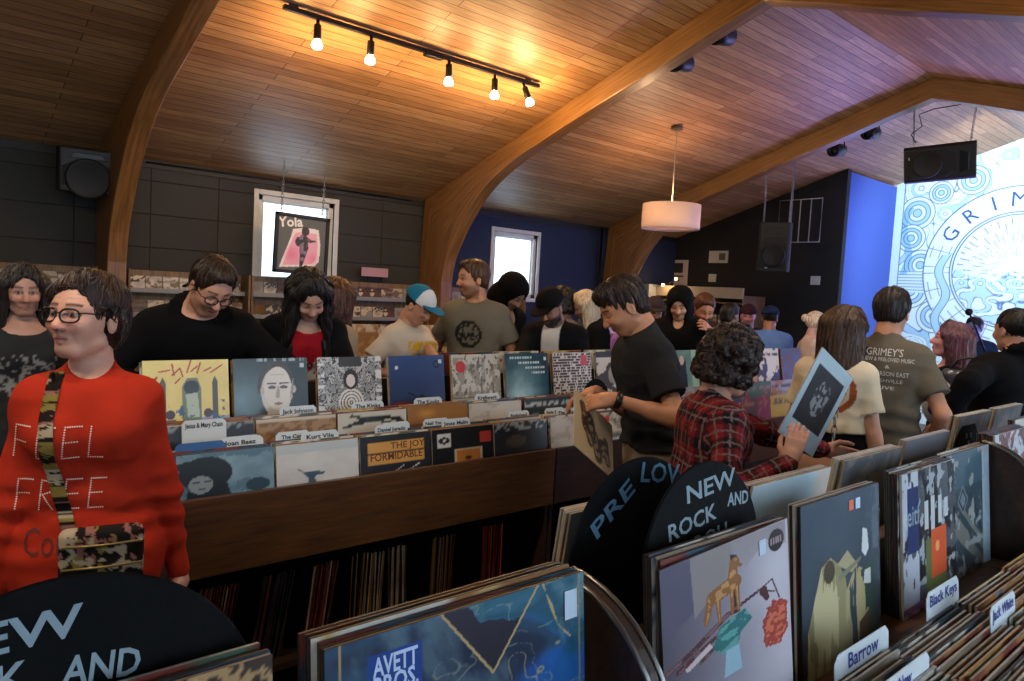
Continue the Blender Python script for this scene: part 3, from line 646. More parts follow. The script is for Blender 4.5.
def A_man(u,v):
    g = .25+.5*np.clip(1-np.hypot(u-.1,v-.45)/.6,0,1); c = np.stack([g*.55,g*.72,g*.78],1)+(fbm(u*5,v*5)[:,None]-.5)*.08
    put(c,inpoly(u,v,[(.34,.0),(.45,.28),(.75,.25),(.95,.05),(.95,0)]),'#2a2e30')
    d = np.hypot((u-.56)*1.15,(v-.62)*.8); put(c,(d<.29)&(v>.55),'#3a342f'); put(c,np.hypot((u-.56)*1.3,(v-.55)*.85)<.27,'#c6c2bb'); put(c,inpoly(u,v,[(.42,.22),(.46,.4),(.68,.4),(.7,.22)]),'#b9b5ae'); put(c,np.hypot((u-.74),(v-.5)*.7)<.04,'#c0bcb5')
    put(c,np.hypot((u-.58)*1.25,(v-.60)*.82)<.235,'#cfcbc4'); put(c,(np.hypot((u-.50)*1,(v-.615)*2.4)<.055)|(np.hypot((u-.66),(v-.615)*2.4)<.055),'#5a5450'); put(c,(seg(u,v,(.44,.67),(.55,.665),.011)<0)|(seg(u,v,(.61,.665),(.72,.67),.011)<0),'#4a433e')
    put(c,seg(u,v,(.585,.62),(.575,.50),.014,.03)<0,'#a09a93'); put(c,np.hypot((u-.58),(v-.40)*3.2)<.06,'#8a5f5a'); put(c,(np.abs(v-.78)<.006)&(np.abs(u-.58)<.1),'#a8a29b'); put(c,(np.hypot(u-.37,(v-.58)*.6)<.03)|(np.hypot(u-.80,(v-.58)*.6)<.03),'#b5aea6'); put(c,inpoly(u,v,[(.74,.45),(.80,.6),(.79,.75),(.76,.6)]),'#8c8782')
    put(c,(u>.3)&(u<.95)&(v>.955)&(fbm(u*40,v*3)>.45),'#8fa0a6'); return c
def A_ornate(u,v):
    x = np.abs(u-.5); c = base(u,'#b3b4b3'); b = fbm(x*7+2,v*7)*9; d = np.abs(b-np.round(b)); put(c,d<.17,'#3d3f42'); put(c,(np.floor(b).astype(int)%3==0)&(d>.2),'#8b8d8d')
    r = np.hypot(u-.5,v-.35); put(c,r<.2,'#d8d6d0'); put(c,(r<.2)&(np.abs((r*22)%1-.5)<.16),'#4a4a4c'); put(c,(np.hypot((u-.5)*1.1,(v-.68)*.9)<.13),'#2e2e30'); put(c,(np.hypot((u-.5)*1.3,(v-.66))<.09),'#d4c6c4'); put(c,(v>.86)&(x<.18),'#3c3c3e'); put(c,(x>.4)&(fbm(u*3,v*22)>.5),'#cfd3d4'); return c
def A_desert(u,v):
    g = .75+.4*v; c = np.stack([.16*g,.24*g,.40*g],1); put(c,v<.20+.10*np.abs(np.sin(u*5+.5))+.03*fbm(u*9,v*2),'#6c2a26'); put(c,v<.13+.05*np.sin(u*6),'#4b1d1e')
    put(c,np.minimum(seg(u,v,(.56,.02),(.56,.3),.05,.035),seg(u,v,(.56,.32),(.33,.44),.012))<0,'#151a26'); put(c,np.hypot(u-.57,v-.36)<.05,'#151a26'); put(c,np.hypot(u-.13,v-.82)<.03,'#c8ccd0')
    put(c,(np.abs(np.hypot(u-.85,v-.86)-.05)<.013),'#10203a'); return c
def A_sketch(u,v):
    c = base(u,'#b8b4a8'); n = fbm(u*14,v*9); put(c,(n>.5)&(v>.3)&(v<.95),'#8d887a'); put(c,(fbm(u*25,v*16)>.62)&(v>.35),'#5f5b50'); put(c,v<.3,'#a8a8a4'); put(c,inpoly(u,v,[(.42,.03),(.45,.28),(.92,.26),(.92,.03)]),'#a3c2cd'); put(c,np.abs(v-.3)<.01,'#55554f')
    put(c,np.hypot(u-.18,v-.8)<.1,'#b32626'); return c
def A_glow(u,v):
    g = np.clip(1-np.hypot(u-.33,(v-.15)*.75)/.75,0,1)**1.2; c = np.stack([.05+.75*g,.20+.75*g,.27+.72*g],1)+(fbm(u*9,v*9)[:,None]-.5)*.18
    for k,(a,b) in enumerate(((.1,.62),(.3,.8),(.45,.92),(.6,.92))): put(c,(np.abs(v-(.93-.09*k))<.018)&(u>a)&(u<b)&(np.abs((u*17)%1-.5)>.15),'#c4d8dc')
    return c
def A_textwall(u,v):
    c = base(u,'#c3bebd'); r = (v*20)%1; put(c,(v>.25)&(r<.62)&(vnoise(u*38,np.floor(v*20)*3.1)>.38),'#3a3538'); put(c,(v<.24)&(v>.04)&(fbm(u*12,v*8)>.5),'#8c3c44'); put(c,(u>.72)&(u<.9)&(v>.75)&(v<.95),'#b8475a'); return c
def A_monkeys(u,v):
    c = base(u,'#b9b3ab'); n = fbm(u*6,v*6); put(c,(n>.48)&(v<.8),'#39332f'); put(c,np.hypot(u-.5,v-.55)<.18,'#8a8078'); put(c,v>.88,'#2b2a2c'); return c
def A_greenlady(u,v):
    c = base(u,'#5f8378')+(fbm(u*5,v*5)[:,None]-.5)*.2; put(c,seg(u,v,(.4,.7),(.38,.1),.15,.2)<0,'#1a1c20'); put(c,np.hypot((u-.4)*1.2,v-.78)<.1,'#c0a898'); put(c,(u>.75),'#8fb09c'); return c
def A_violin(u,v):
    c = base(u,'#4a5560')+(fbm(u*6,v*6)[:,None]-.5)*.3; put(c,(fbm(u*20,v*20)>.56)&(v<.8),'#8e8a94'); put(c,v>.92,'#6d6878'); return c
def A_marble(u,v): return A_marble0(u,1-(1-v)*1.8)
def A_marble0(u,v):   # blue marbled agate with gold veins
    n1 = fbm(u*3.2,v*3.2,1); n2 = fbm(u*3.1+9,v*3.3,4); c = base(u,'#1b2940')
    for lo,col in ((.40,'#274761'),(.5,'#1b5a86'),(.58,'#174f5e'),(.66,'#33677d')): put(c,np.clip((n1-lo)*14,0,1)*.85,col)
    put(c,np.clip((n2-.55)*9,0,1)*.8,'#231f30'); put(c,np.clip((fbm(u*2.2+4,v*2.4,9)-.58)*12,0,1)*.7,'#1a58a8'); put(c,np.clip((fbm(u*10,v*4+u*6,9)-.56)*6,0,1)*.45,'#7d979a')
    w = fbm(u*4.2+3,v*4.2,6,3)*3; d = np.abs(w-np.round(w)); put(c,np.clip(1-d/.028,0,1)*(v<.68),'#a5916a')
    w2 = fbm(u*3.5+13,v*3.5,16,4)*2.4; d2 = np.abs(w2-np.round(w2)); put(c,np.clip(1-d2/.016,0,1)*.8,'#8d9480')
    tri = np.minimum(seg(u,v,(.38,1),(.58,.58),.005),seg(u,v,(.58,.58),(.78,1.0),.005)); put(c,inpoly(u,v,[(.38,1),(.58,.58),(.78,1)])&(n1<.6),'#25222f'); put(c,np.minimum(tri,1)<0,'#b79a67'); put(c,np.minimum(seg(u,v,(.80,1),(.87,.72),.004),seg(u,v,(.87,.72),(.93,.62),.004))+ (fbm(u*14,v*14)-.5)*.02<0,'#b79a67')
    put(c,np.abs(u-.045)<.004,'#9c8458'); put(c,np.abs(u-.975)<.003,'#8c7a58')
    put(c,inpoly(u,v,[(.13,.45),(.13,.90),(.31,.90),(.31,.45)]),'#173d86'); return c
def A_wolf(u,v):
    return A_wolf0(u,np.clip((v-.42)/.58,-.2,1))
def A_wolf0(u,v):    # grey lilac cover: brown dog on a branch over a teal lamp, red blossom
    c = base(u,'#a39aa6'); g = np.clip(u*1.1,0,1)[:,None]; c = np.array(lin0('#55505c'))*(1-g)+np.array(lin0('#b9b3bb'))*g
    put(c,inpoly(u,v,[(.0,.5),(.0,1),(.2,1),(.22,.6)]),'#5b5668'); put(c,inpoly(u,v,[(.22,.55),(.2,1),(.5,1),(.52,.8)]),'#8b827f')
    put(c,inpoly(u,v,[(.5,1),(.62,.75),(.8,.9),(.98,.8),(.98,1)]),'#968c8e'); put(c,np.clip(1-np.hypot(u-.85,v-.62)/.35,0,1)*.5,'#d2ced2')
    put(c,inpoly(u,v,[(.485,.44),(.5,.9),(.55,.88),(.56,.44)]),'#29222a')
    br = np.minimum.reduce([seg(u,v,(.0,.26),(.2,.33),.016,.02),seg(u,v,(.2,.33),(.46,.46),.02,.02),seg(u,v,(.46,.46),(.72,.52),.015,.012),seg(u,v,(.72,.52),(.86,.45),.01,.006),seg(u,v,(.72,.52),(.84,.56),.006),seg(u,v,(.84,.56),(.9,.38),.006),seg(u,v,(.1,.24),(.42,.36),.022,.014),seg(u,v,(.25,.22),(.5,.34),.014)]); put(c,br<0,'#4e2a2e'); put(c,(br<-.006)&(fbm(u*30,v*30)>.5),'#7d5a5a')
    put(c,inpoly(u,v,[(.16,.2),(.34,.28),(.32,.32),(.14,.23)]),'#c9b8b8')
    tl = inpoly(u,v,[(.34,.26),(.4,.4),(.6,.44),(.66,.34),(.56,.28),(.53,.18),(.42,.18)]); put(c,tl,'#2f6e6e'); put(c,tl&(fbm(u*14,v*30)>.52),'#5b9a94'); put(c,inpoly(u,v,[(.42,.0),(.44,.2),(.54,.2),(.56,.0)]),'#8fb0be')
    wf = np.minimum.reduce([seg(u,v,(.36,.64),(.52,.68),.055,.06),seg(u,v,(.51,.7),(.52,.82),.045,.03),np.hypot(u-.53,(v-.83))-.04,seg(u,v,(.53,.82),(.58,.79),.022,.012),seg(u,v,(.34,.62),(.3,.47),.026,.015),seg(u,v,(.39,.6),(.4,.44),.02,.013),seg(u,v,(.5,.66),(.5,.45),.02,.013),seg(u,v,(.54,.66),(.55,.46),.02,.013),seg(u,v,(.32,.64),(.29,.5),.012)]); put(c,wf<0,'#8d5d34'); put(c,(wf<-.012)&(fbm(u*20,v*20,3)>.48),'#b98a55')
    rb = np.hypot((u-.86)*1.0,(v-.2)*.62)-.115; put(c,(rb+(fbm(u*26,v*26)-.5)*.08)<0,'#9e3e32'); put(c,((rb+.02+(fbm(u*26,v*26)-.5)*.08)<0)&(fbm(u*34,v*34,2)>.5),'#c96a50')
    put(c,seg(u,v,(.76,.5),(.79,.43),.035,.02)<0,'#502a30'); put(c,np.hypot((u-.89),(v-.86)*.8)<.072,'#2c2024')
    put(c,(np.hypot((u-.89),(v-.86)*.8)<.06)&(np.abs(v-.86)<.025)&(np.abs((u*45)%1-.5)>.2),'#a8949a'); return c
def A_robe(u,v):    # slate cover, pale hooded robed figure
    g = (.8+.4*v)[:,None]; c = np.array(lin0('#39454f'))*g+(fbm(u*4,v*4)[:,None]-.5)*.10
    n = fbm(u*20,v*3)
    u0 = u; u = .05+(u-.05)/1.35
    put(c,inpoly(u,v,[(.05,.0),(.06,.3),(.12,.46),(.18,.62),(.26,.66),(.34,.6),(.4,.5),(.46,.2),(.46,0)]),'#8d8560'); put(c,inpoly(u,v,[(.05,.0),(.06,.3),(.12,.46),(.18,.62),(.26,.66),(.34,.6),(.4,.5),(.46,.2),(.46,0)])&(n>.52),'#b9ae84'); put(c,np.hypot((u-.25)*1.3,(v-.58))<.065,'#4c4332')
    put(c,inpoly(u,v,[(.4,.0),(.4,.42),(.5,.55),(.6,.5),(.64,.2),(.64,0)])&(n>.36),'#a3966c'); put(c,inpoly(u,v,[(.32,.6),(.42,.66),(.52,.55),(.46,.52)]),'#a39a74')
    u = u0
    put(c,inpoly(u,v,[(.80,.0),(.78,.4),(.7,.5),(.9,.55),(.95,.0)])&(fbm(u*9,v*9)>.42),'#2f463c'); put(c,inpoly(u,v,[(.7,.0),(.7,.2),(.84,.25),(.86,0)]),'#4f3d2a')
    put(c,inpoly(u,v,[(.74,.62),(.76,.76),(.82,.74),(.84,.62),(.79,.58)]),'#c9ccc8'); put(c,inpoly(u,v,[(.76,.42),(.78,.5),(.86,.5),(.86,.4)]),'#b9bcb8'); put(c,seg(u,v,(.46,.52),(.72,.58),.02,.01)<0,'#7d7a62')
    put(c,(u>.88)&(v>.6)&(fbm(u*22,v*10)>.52),'#5a6670'); return c
def A_clip(u,v):    # black and white collage with blue lettering strip and orange block
    c = base(u,'#191c20'); n = fbm(u*9,v*7); put(c,n>.55,'#4c5156'); put(c,fbm(u*20,v*14)>.63,'#9aa0a4')
    put(c,(u<.28)&(fbm(u*16+3,v*9)>.40),'#aeb4bc'); put(c,(u>.08)&(u<.28)&(v>.45)&(v<.9),'#20305c')
    for x,h in ((.42,.1),(.54,.12),(.68,.1),(.8,.07)): put(c,(np.abs(u-x)<.035)&(np.abs(v-.66-.02*x)<h),'#b8bcbd')
    put(c,(u>.4)&(u<.8)&(v>.12)&(v<.5),'#5f6a3c'); put(c,(u>.5)&(u<.8)&(v>.2)&(v<.55),'#c8532a'); put(c,np.hypot(u-.62,v-.42)<.04,'#e89858'); put(c,(v<.1)&(fbm(u*8,v*30)>.45),'#8f5d9a'); return c
def A_scratch(u,v):
    c = base(u,'#33424a'); put(c,v>.72,'#3c5660'); n = fbm(u*3,v*16+u*10); put(c,(n>.55)&(v<.6),'#6a6a62'); put(c,(np.abs(u-.35)+np.abs(v-.62))<.12,'#6f7d84'); put(c,(np.abs(np.abs(u-.35)+np.abs(v-.62)-.08))<.015,'#20262a'); put(c,u>.82,'#8ea0aa'); put(c,(fbm(u*12,v*12)>.64),'#8b8f8c'); return c
def A_redlace(u,v):
    c = base(u,'#b7bcc0'); put(c,(u>.1)&(fbm(u*12,v*12)>.47),'#7d3a40'); put(c,(u>.1)&(fbm(u*22,v*22)>.6),'#3c3034'); return c
def A_whiteback(u,v):
    c = base(u,'#b6c6ca'); put(c,(u>.78)&(v>.5),'#c9b9ac'); put(c,np.clip(fbm(u*3,v*3)-.4,0,1),'#8fa9b2'); return c
def A_dimback(u,v): c = base(u,'#565a60'); put(c,fbm(u*10,v*8)>.5,'#77736e'); return c
def A_streetback(u,v): c = base(u,'#6c7078'); put(c,v<.85,'#4a4038'); put(c,(v<.7)&(fbm(u*6,v*6)>.5),'#7a5a40'); return c
def A_teal(u,v): return base(u,'#7fa3a6')+(fbm(u*4,v*4)[:,None]-.5)*.1
def A_tan(u,v):
    c = base(u,'#9b7a54'); put(c,fbm(u*14,v*10)>.5,'#7a5838'); put(c,(v>.9),'#c3b9a4'); return c
def A_stripe(u,v): c = base(u,'#bdb9ac'); put(c,inpoly(u,v,[(.0,.5),(.4,.85),(.9,.8),(1,.5),(.7,.75),(.3,.6)]),'#1c2020'); put(c,seg(u,v,(.2,.9),(.9,.5),.04)<0,'#2b3a30'); return c
def A_gold(u,v): c = base(u,'#93673a'); put(c,v<.5,'#6b4526'); put(c,np.clip(1-np.hypot(u-.3,v-.8)/.2,0,1),'#c98e46'); return c
def A_paper(u,v): c = base(u,'#bbb6ab'); put(c,fbm(u*6,v*6)>.62,'#a8a296'); return c
def A_dark(u,v): c = base(u,'#23282c'); put(c,(v>.8)&(fbm(u*26,v*12)>.5),'#8b979c'); put(c,np.hypot((u-.4),(v-.5)*1.4)<.2,'#4b463f'); return c
def A_nbyn(u,v): c = base(u,'#26323a'); put(c,(v>.72)&(v<.86)&(fbm(u*22,v*8)>.46),'#a9b4b8'); put(c,(v<.5)&(fbm(u*9,v*9)>.5),'#66727a'); return c
# generic prototypes (edge-on stacks)
GEN = []
for k in range(14):
    e = [M_edge,M_edge_d,M_edge,mat('edge_red','#7b3a30',.5),M_edge_w,mat('edge_tan','#b08c5c',.5),M_edge_d,mat('edge_blue','#3b5468',.5),mat('edge_cream','#c9bd9e',.5),M_edge_d,mat('edge_brown','#5a3d28',.5),mat('edge_green','#46594a',.5),M_edge_w,mat('edge_orange','#b06a34',.5)][k]
    GEN.append(sleeve_mb(A_generic(k+3),20,edge=e).mesh('record_sleeve'))
GENW = [sleeve_mb(A_whiteback,12,edge=M_edge_w).mesh('record_sleeve'), sleeve_mb(A_whiteback,12,edge=mat('edge_red','#7b3a30',.5)).mesh('record_sleeve')]
def gen(x,y,z,lean,label,group,k=None,rz=0,sc=1,roll=0):
    o = bpy.data.objects.new('record_sleeve', GEN[random.randrange(14) if k is None else k]); COL.objects.link(o); place(o,x,y,z,lean,rz,roll); o.scale = (sc,1,sc)
    return tag(o,label,'record',group)
def lpx(art,res,label,x,y,z,lean,group=None,rz=0,name='record_sleeve',edge=None,roll=0,matl=None,sc=1,text=(),th=.005,stick=(),back=None):
    mb = sleeve_mb(art,res,edge=edge,matl=matl,th=th,back=back)
    for (s,tx,tz,size,m,mw) in text: mb.text(s,m,basis((tx*LP-LP/2,-th/2-.0012,tz*LP),(1,0,0),(0,0,1)),size*LP,maxw=mw*LP if mw else None,bold=.0006)
    o = mb.build(name); place(o,x,y,z,lean,rz,roll); o.scale = (sc,1,sc); tag(o,label,'record',group)
    for (u0,v0,w_,h_,m) in stick:
        s = MB(); s.box((-w_*LP/2,-.0008,-h_*LP/2),(w_*LP/2,.0002,h_*LP/2),m,.0003); s.build('price_sticker',o,((u0-.5)*LP,-th/2-.0016,v0*LP))
    return o
def tab(x,y,z,lean,text,label,w=.17,h=.045,m=None,ink=None,rz=0,group='divider cards in the bins',th=.0016,rise=LP+.03,size=.022):
    mb = MB(); mm = m or M_tab
    mb.prism([(-w/2,-rise),(w/2,-rise),(w/2,-.012),(w/2-.012,0),(-w/2+.012,0),(-w/2,-.012)],mm,th,basis((0,th/2,0),(1,0,0),(0,0,1)))
    if text: mb.text(text,ink or M_ink,basis((0,-th/2-.0008,-.02),(1,0,0),(0,0,1)),size,maxw=min(w*.85,size*.55*len(text)),bold=.0006)
    o = mb.build('divider_card'); z2 = z+rise*math.cos(lean); o.location = (x,y+rise*math.sin(lean),z2); o.rotation_euler = (-lean,0,rz)
    return tag(o,label,'divider card',group)
W_bin = wood('bin_wood','#3c2410','#63401d',.42,0,5,12,.15); W_bin_d = wood('bin_wood_dark','#21140c','#3a2416',.5,0,5,12); W_bin_l = wood('bin_wood_light','#4a2f16','#75502a',.45,0,5,12)
def bin_unit(x0,x1,yf,label,dark=False,full=True):
    yb = yf+.98; c = (x0+x1)/2; W = x1-x0; t = thing('record_bin',label,'record bin',(c,yf,0),0,'record bins of the island')
    m = W_bin_d if dark else W_bin; h = W/2
    MB().box((-h,0,.655),(h,.02,.915),m,.003).build('front_panel',t)
    MB().box((-h,.96,.665),(h,.98,.93),m,.003).build('front_panel',t)
    for s in (-1,1):
        poly = [(0.0,0.0),(1.10,0.0),(1.10,.93),(.72,1.0),(.38,1.0),(0,.93)] if full else [(0,0),(1.1,0),(1.1,.93),(0,.93)]
        poly = [(.03,0),(.95,0),(.95,.9),(.62,.985),(.40,.985),(.03,.9)]
        mb = MB(); M = Matrix(((0,0,1,-h if s < 0 else h-.022),(1,0,0,0),(0,1,0,0),(0,0,0,1))); mb.prism(poly,W_bin_d,.022,M,.001); mb.build('side_panel',t)
    MB().box((-h+.022,.02,.71),(h-.022,.2,.725),W_bin_d).build('bin_floor',t); MB().box((-h+.022,.2,.77),(h-.022,.39,.785),W_bin_d).build('bin_floor',t)
    MB().box((-h+.022,.79,.735),(h-.022,.96,.75),W_bin_d).build('bin_floor',t); MB().box((-h+.022,.62,.80),(h-.022,.79,.815),W_bin_d).build('bin_floor',t)
    MB().box((-h+.022,.385,.97),(h-.022,.62,.995),W_bin_d,.002).build('display_ledge',t)
    MB().box((-h+.022,.51,.25),(h-.022,.53,1.2),W_bin_d).build('centre_board',t)
    MB().box((-h+.022,.08,.22),(h-.022,.94,.245),W_bin_d).build('lower_shelf',t)
    MB().box((-h+.01,.06,0),(h-.01,.94,.08),W_bin_d).build('plinth',t)
    return t
UX = [.66,2.325,3.99,5.655]; YB = 2.315
bin_unit(UX[0],UX[1]-.01,YB,'brown wooden record bin with long front panel, right of the red sweater')
bin_unit(UX[1],UX[2]-.01,YB,'dark wooden record bin behind the man in dark t-shirt',True)
bin_unit(UX[2],UX[3]-.01,YB,'wooden record bin at the far end of the middle island beyond the plaid shirt')
def low_half(f,k=.46): return lambda u,v: f(u,np.clip((v-k)/(1-k),0,1))
colx = [UX[0]+.025+.165+.327*i for i in range(15)]
colx = [c+.015*(i//5) for i,c in enumerate(colx)]
FR = [(A_face,70,'blue-grey sleeve with a dark haired face at the left end of front row',(),()),
      (A_tail,64,'white sleeve with blue whale tail in the front row',(),()),
      (A_joy,56,'black sleeve with orange THE JOY FORMIDABLE lettering in the front row',(('THE JOY',.66,.86,.11,mat('txt_brown','#5b3216',.6),.5),('FORMIDABLE',.5,.735,.13,mat('txt_brown','#5b3216',.6),.74)),()),
      (A_black,56,'black sleeve with white sticker and small orange picture in the front row',(),()),
      (A_dark,30,'dark sleeve at the right end of the first bin front row',(),()),
      (A_paper,24,'grey textured sleeve at the left end of the dark bin front row',(),()),
      (A_sketch,24,'pale sleeve with drawing in the dark bin front row',(),())]
SR = [(A_dark,24,'dark sleeve with price sticker behind the Jesus and Mary divider',(),((.92,.8,.08,.08,M_stk),)),
      (A_tan,40,'mottled brown sleeve in the second row below the bald portrait',(),()),
      (A_stripe,40,'cream sleeve with black swooshes in the second row',(),()),
      (A_gold,40,'golden brown sunset sleeve in the second row',(),()),
      (A_paper,30,'blank off-white sleeve in the second row below the red-stickered one',(),()),
      (A_nbyn,30,'dark sleeve with pale lettering in the second row of the dark bin',(),()),
      (A_dark,30,'dark sleeve in the second row beneath the lettered white sleeve',(),())]
TB1 = ['BAT FOR','Kurt Vile','Daniel Jurado','Jesse Malin','','The Killers','']; TB2 = ['Jesus & Mary Chain','Jack Johnson','The Kinks','The Kooks','Kraftwerk','','']
posn = ['first','second','third','fourth','fifth','sixth','seventh']
for i in range(15):
    x = colx[i]; nm = 'edge-on record sleeves in the middle island'
    if i < 7: wh1 = FR[i]; wh2 = SR[i]
    else: wh1 = wh2 = None
    where = ['left of the white whale tail sleeve','behind the white whale tail sleeve','behind the orange lettered sleeve','behind the black sleeve with orange picture','at the right end of the brown bin','at the left end of the dark bin','in the second slot of the dark bin'][i] if i < 7 else 'in the far part of the middle island'
    n = 4 if i < 7 else 0
    if wh1: lpx(low_half(wh1[0]),wh1[1],wh1[2],x,YB+.035,.727,.14,text=wh1[3],sc=1.0)
    elif i in (8,11): lpx(*((A_nbyn,24,'dark sleeve with pale lettering in front row beside the man in dark t-shirt') if i == 8 else (lambda u,v: np.where(((v>.8)&(v<.92)&(fbm(u*20,v*8)>.45))[:,None],np.array(lin0('#6b5c20')),base(u,'#b39a38')),24,'yellow sleeve in the front row left of the tilted white album')),x,YB+.035,.727,.14)
    else: lpx(A_generic(100+i),16,'record sleeve at the front of a slot in the far part of the middle island',x,YB+.035,.727,.14,group='front sleeves in the far part of the middle island')
    for k in range(n): gen(x+random.uniform(-.004,.004),YB+.050+.022*k,.727+random.uniform(0,.006),.14,'record sleeve seen edge-on '+where+', front row','edge-on sleeves '+where+', front row')
    if wh2: lpx(low_half(wh2[0],.6),wh2[1],wh2[2],x,YB+.222,.787,.13,text=wh2[3],stick=wh2[4])
    else: lpx(A_generic(130+i),16,'record sleeve in the second row in the far part of the middle island',x,YB+.222,.787,.13,group='second row sleeves in the far part of the middle island')
    for k in range(n): gen(x+random.uniform(-.004,.004),YB+.236+.022*k,.787+random.uniform(0,.006),.13,'record sleeve seen edge-on '+where+', second row','edge-on sleeves '+where+', second row')
    if i < 6:
        if i == 0: tab(x-.07,YB+.075,.727,.14,'','blue divider card in the leftmost front slot',.16,m=mat('tab_blue','#2c5c96',.5)); tab(x+.07,YB+.10,.727,.14,'Joan Baez','white divider card right of the blue one in leftmost slot',.16)
        elif TB1[i]: tab(x+random.uniform(-.05,.05),YB+.08,.727,.14,TB1[i],'white divider card lettered '+TB1[i],.15)
        tab(x+[.08,-.06,.05,-.08,.06,-.05][i],YB+.115,.727,.14,['','The Cure','Mumford','Neil Young','Radiohead','Sonic Youth'][i],'small white divider card behind the front sleeves, slot number %s from the left'%['one','two','three','four','five','six'][i],.13,size=.02)
        if TB2[i]: tab(x+random.uniform(-.02,.06),YB+.29 if i else YB+.215,.787 if i else .775,.13,TB2[i],'white divider card lettered '+TB2[i],.15,size=.024)
DR = [(A_yellow,120,'yellow sleeve with red script and robed figures on the display row'),(A_man,110,'teal grey sleeve with a bald man portrait on the display row'),(A_ornate,110,'grey ornate engraved sleeve on the display row'),(A_desert,90,'dark blue desert sleeve with red mountains on the display row'),
      (A_sketch,90,'pale drawing sleeve with round red sticker on the display row'),(A_glow,80,'dark teal sleeve with glowing light and lettering on the display row'),(A_textwall,80,'white sleeve packed with small black lettering on the display row'),(A_monkeys,50,'pale sleeve with dark figures half hidden by the man in dark t-shirt'),
      (A_generic(61),40,'display sleeve hidden behind the man in dark t-shirt'),(A_greenlady,50,'green sleeve with long haired figure in black below the hooded man'),(A_violin,40,'grey sleeve on the display row left of the violin shape'),(A_violin,40,'grey speckled sleeve on the far display row beyond the curly haired person'),(A_generic(64),30,'display sleeve near the far end left of the tilted white album'),(A_generic(65),30,'display sleeve at the far end behind the tilted white album')]
dx = [at(p,380,Y=2.74)[0] for p in (190,275,354,421,480,531,576)]
for k in range(7,14): dx.append(dx[-1]+.345)
Mt = mat('txt_dark','#20262a',.6)
for i,(a,r,l) in enumerate(DR):
    tx = (('Joy Phoenix',.28,.06,.10,Mt,.5),) if i == 1 else ()
    st = ((.92,.9,.06,.06,M_stk),) if i in (1,3,5) else ()
    for k in range(1): gen(float(dx[i])+random.uniform(-.006,.006),2.745+.012*(k+1),1.0,.16,'sleeve edge showing behind the display row of the middle island','sleeves behind the display row',sc=.955)
    lpx(a,r,l,float(dx[i]),2.74,1.008,.16,text=tx,stick=st,sc=.95)
    if 3 < i < 9: gen(float(dx[i]),2.93,.997,-.2,'record sleeve facing away on the far side of the middle island','sleeves facing away on the middle island')
# spines under the shelf
SPM = []
for k,cc in enumerate(['#b9a98a','#7d2c22','#8c6a3a','#a33c22','#3a4450','#c0b49a','#2c2a2a','#a87a3e','#4e5a3e','#6a3328','#3a2c26','#c2703a']):
    mb = MB(); mb.box((-.003,0,0),(.003,.002,.315),mat('spine%d'%k,cc,.5,var=.2,vscale=40)); mb.box((-.0026,.002,0),(.0026,.315,.315),M_edge_d); SPM.append(mb.mesh('record_sleeve'))
REST = MB()
for (cx,n,ln,lab,pal) in ((.80,16,.14,'leaning tan group at the left end',(0,1,2,9,6)),(1.02,14,.16,'dark leaning group',(6,10,4,9)),(1.22,12,.13,'red leaning group',(1,3,9,5)),(1.42,16,.03,'cream and orange group',(0,5,2,7,10)),(1.60,10,-.03,'green and cream group',(8,5,0)),(1.80,14,.02,'brown and cream group',(7,0,10,2)),(2.08,14,.0,'bright orange group',(3,1,11,3)),(2.55,9,.02,'tan group of the dark bin',(2,0,6)),(2.85,10,.05,'cream group of the dark bin',(0,6,5))):
    for k in range(n):
        X_,Y_,r_,th_,hh_ = cx+.0085*k-.05, YB+.14+random.uniform(-.008,.008), ln+random.uniform(-.03,.03), random.choice((.8,1,1.3)), random.uniform(.97,1.0); me = SPM[random.choice(pal)]
        if k%2 and n > 9 or 'dark' in lab:
            REST.box((-.003*th_,0,0),(.003*th_,.002,.315*hh_),me.materials[0],0,T(X_,Y_,.247)@RY(r_)); REST.box((-.0026*th_,.002,0),(.0026*th_,.315,.315*hh_),M_edge_d,0,T(X_,Y_,.247)@RY(r_)); continue
        o = bpy.data.objects.new('record_sleeve',me); COL.objects.link(o); o.location = (X_,Y_,.247); o.rotation_euler = (0,r_,0); o.scale = (th_,1,hh_)
        tag(o,'record spine on the shelf under the middle bins, '+lab,'record','spines under the bin: '+lab)
tag(REST.build('record_sleeves'),'further record spines packed on the shelf under the middle bins','records',kind='stuff')
# chalk signs: black discs with chalk lettering
M_vin = mat('sign_black','#060708',.75,spec=.15,bump=.15,bscale=60); M_chalk = mat("chalk_pale","#8798a0",.9); M_chalk2 = mat('chalk_blue','#5d86a0',.9)
def chalk_sign(x,y,ztop,R,label,lines,rz=0,lean=.1,squash=1.0):
    mb = MB(); mb.lathe([(0,.0025),(R-.002,.0025),(R,0),(R-.002,-.0025),(0,-.0025)],M_vin,96,basis((0,0,0),(1,0,0),(0,0,1)),smooth=False)
    o = mb.build('chalk_sign'); o.location = (x,y,ztop-R*math.cos(lean)); o.rotation_euler = (-lean,0,rz)
    for (s,px,pz,size,ang,m,mw) in lines:
        g = MB(); g.text(s,m,basis((px*R,-.0036,pz*R),(math.cos(ang),0,math.sin(ang)),(-math.sin(ang),0,math.cos(ang))),size*R*.92,bold=.0006,maxw=mw*R if mw else None)
        g.build('chalk_lettering',o)
    p = MB(); p.box((-.012,.004,-.30),(.012,.010,-.05),W_bin_d,.001); p.build('stake',o)
    return tag(o,label,'chalk sign')
def ctr(px,py,Y): return at(px,py,Y=Y)
c = ctr(702,465,.61); R = .15
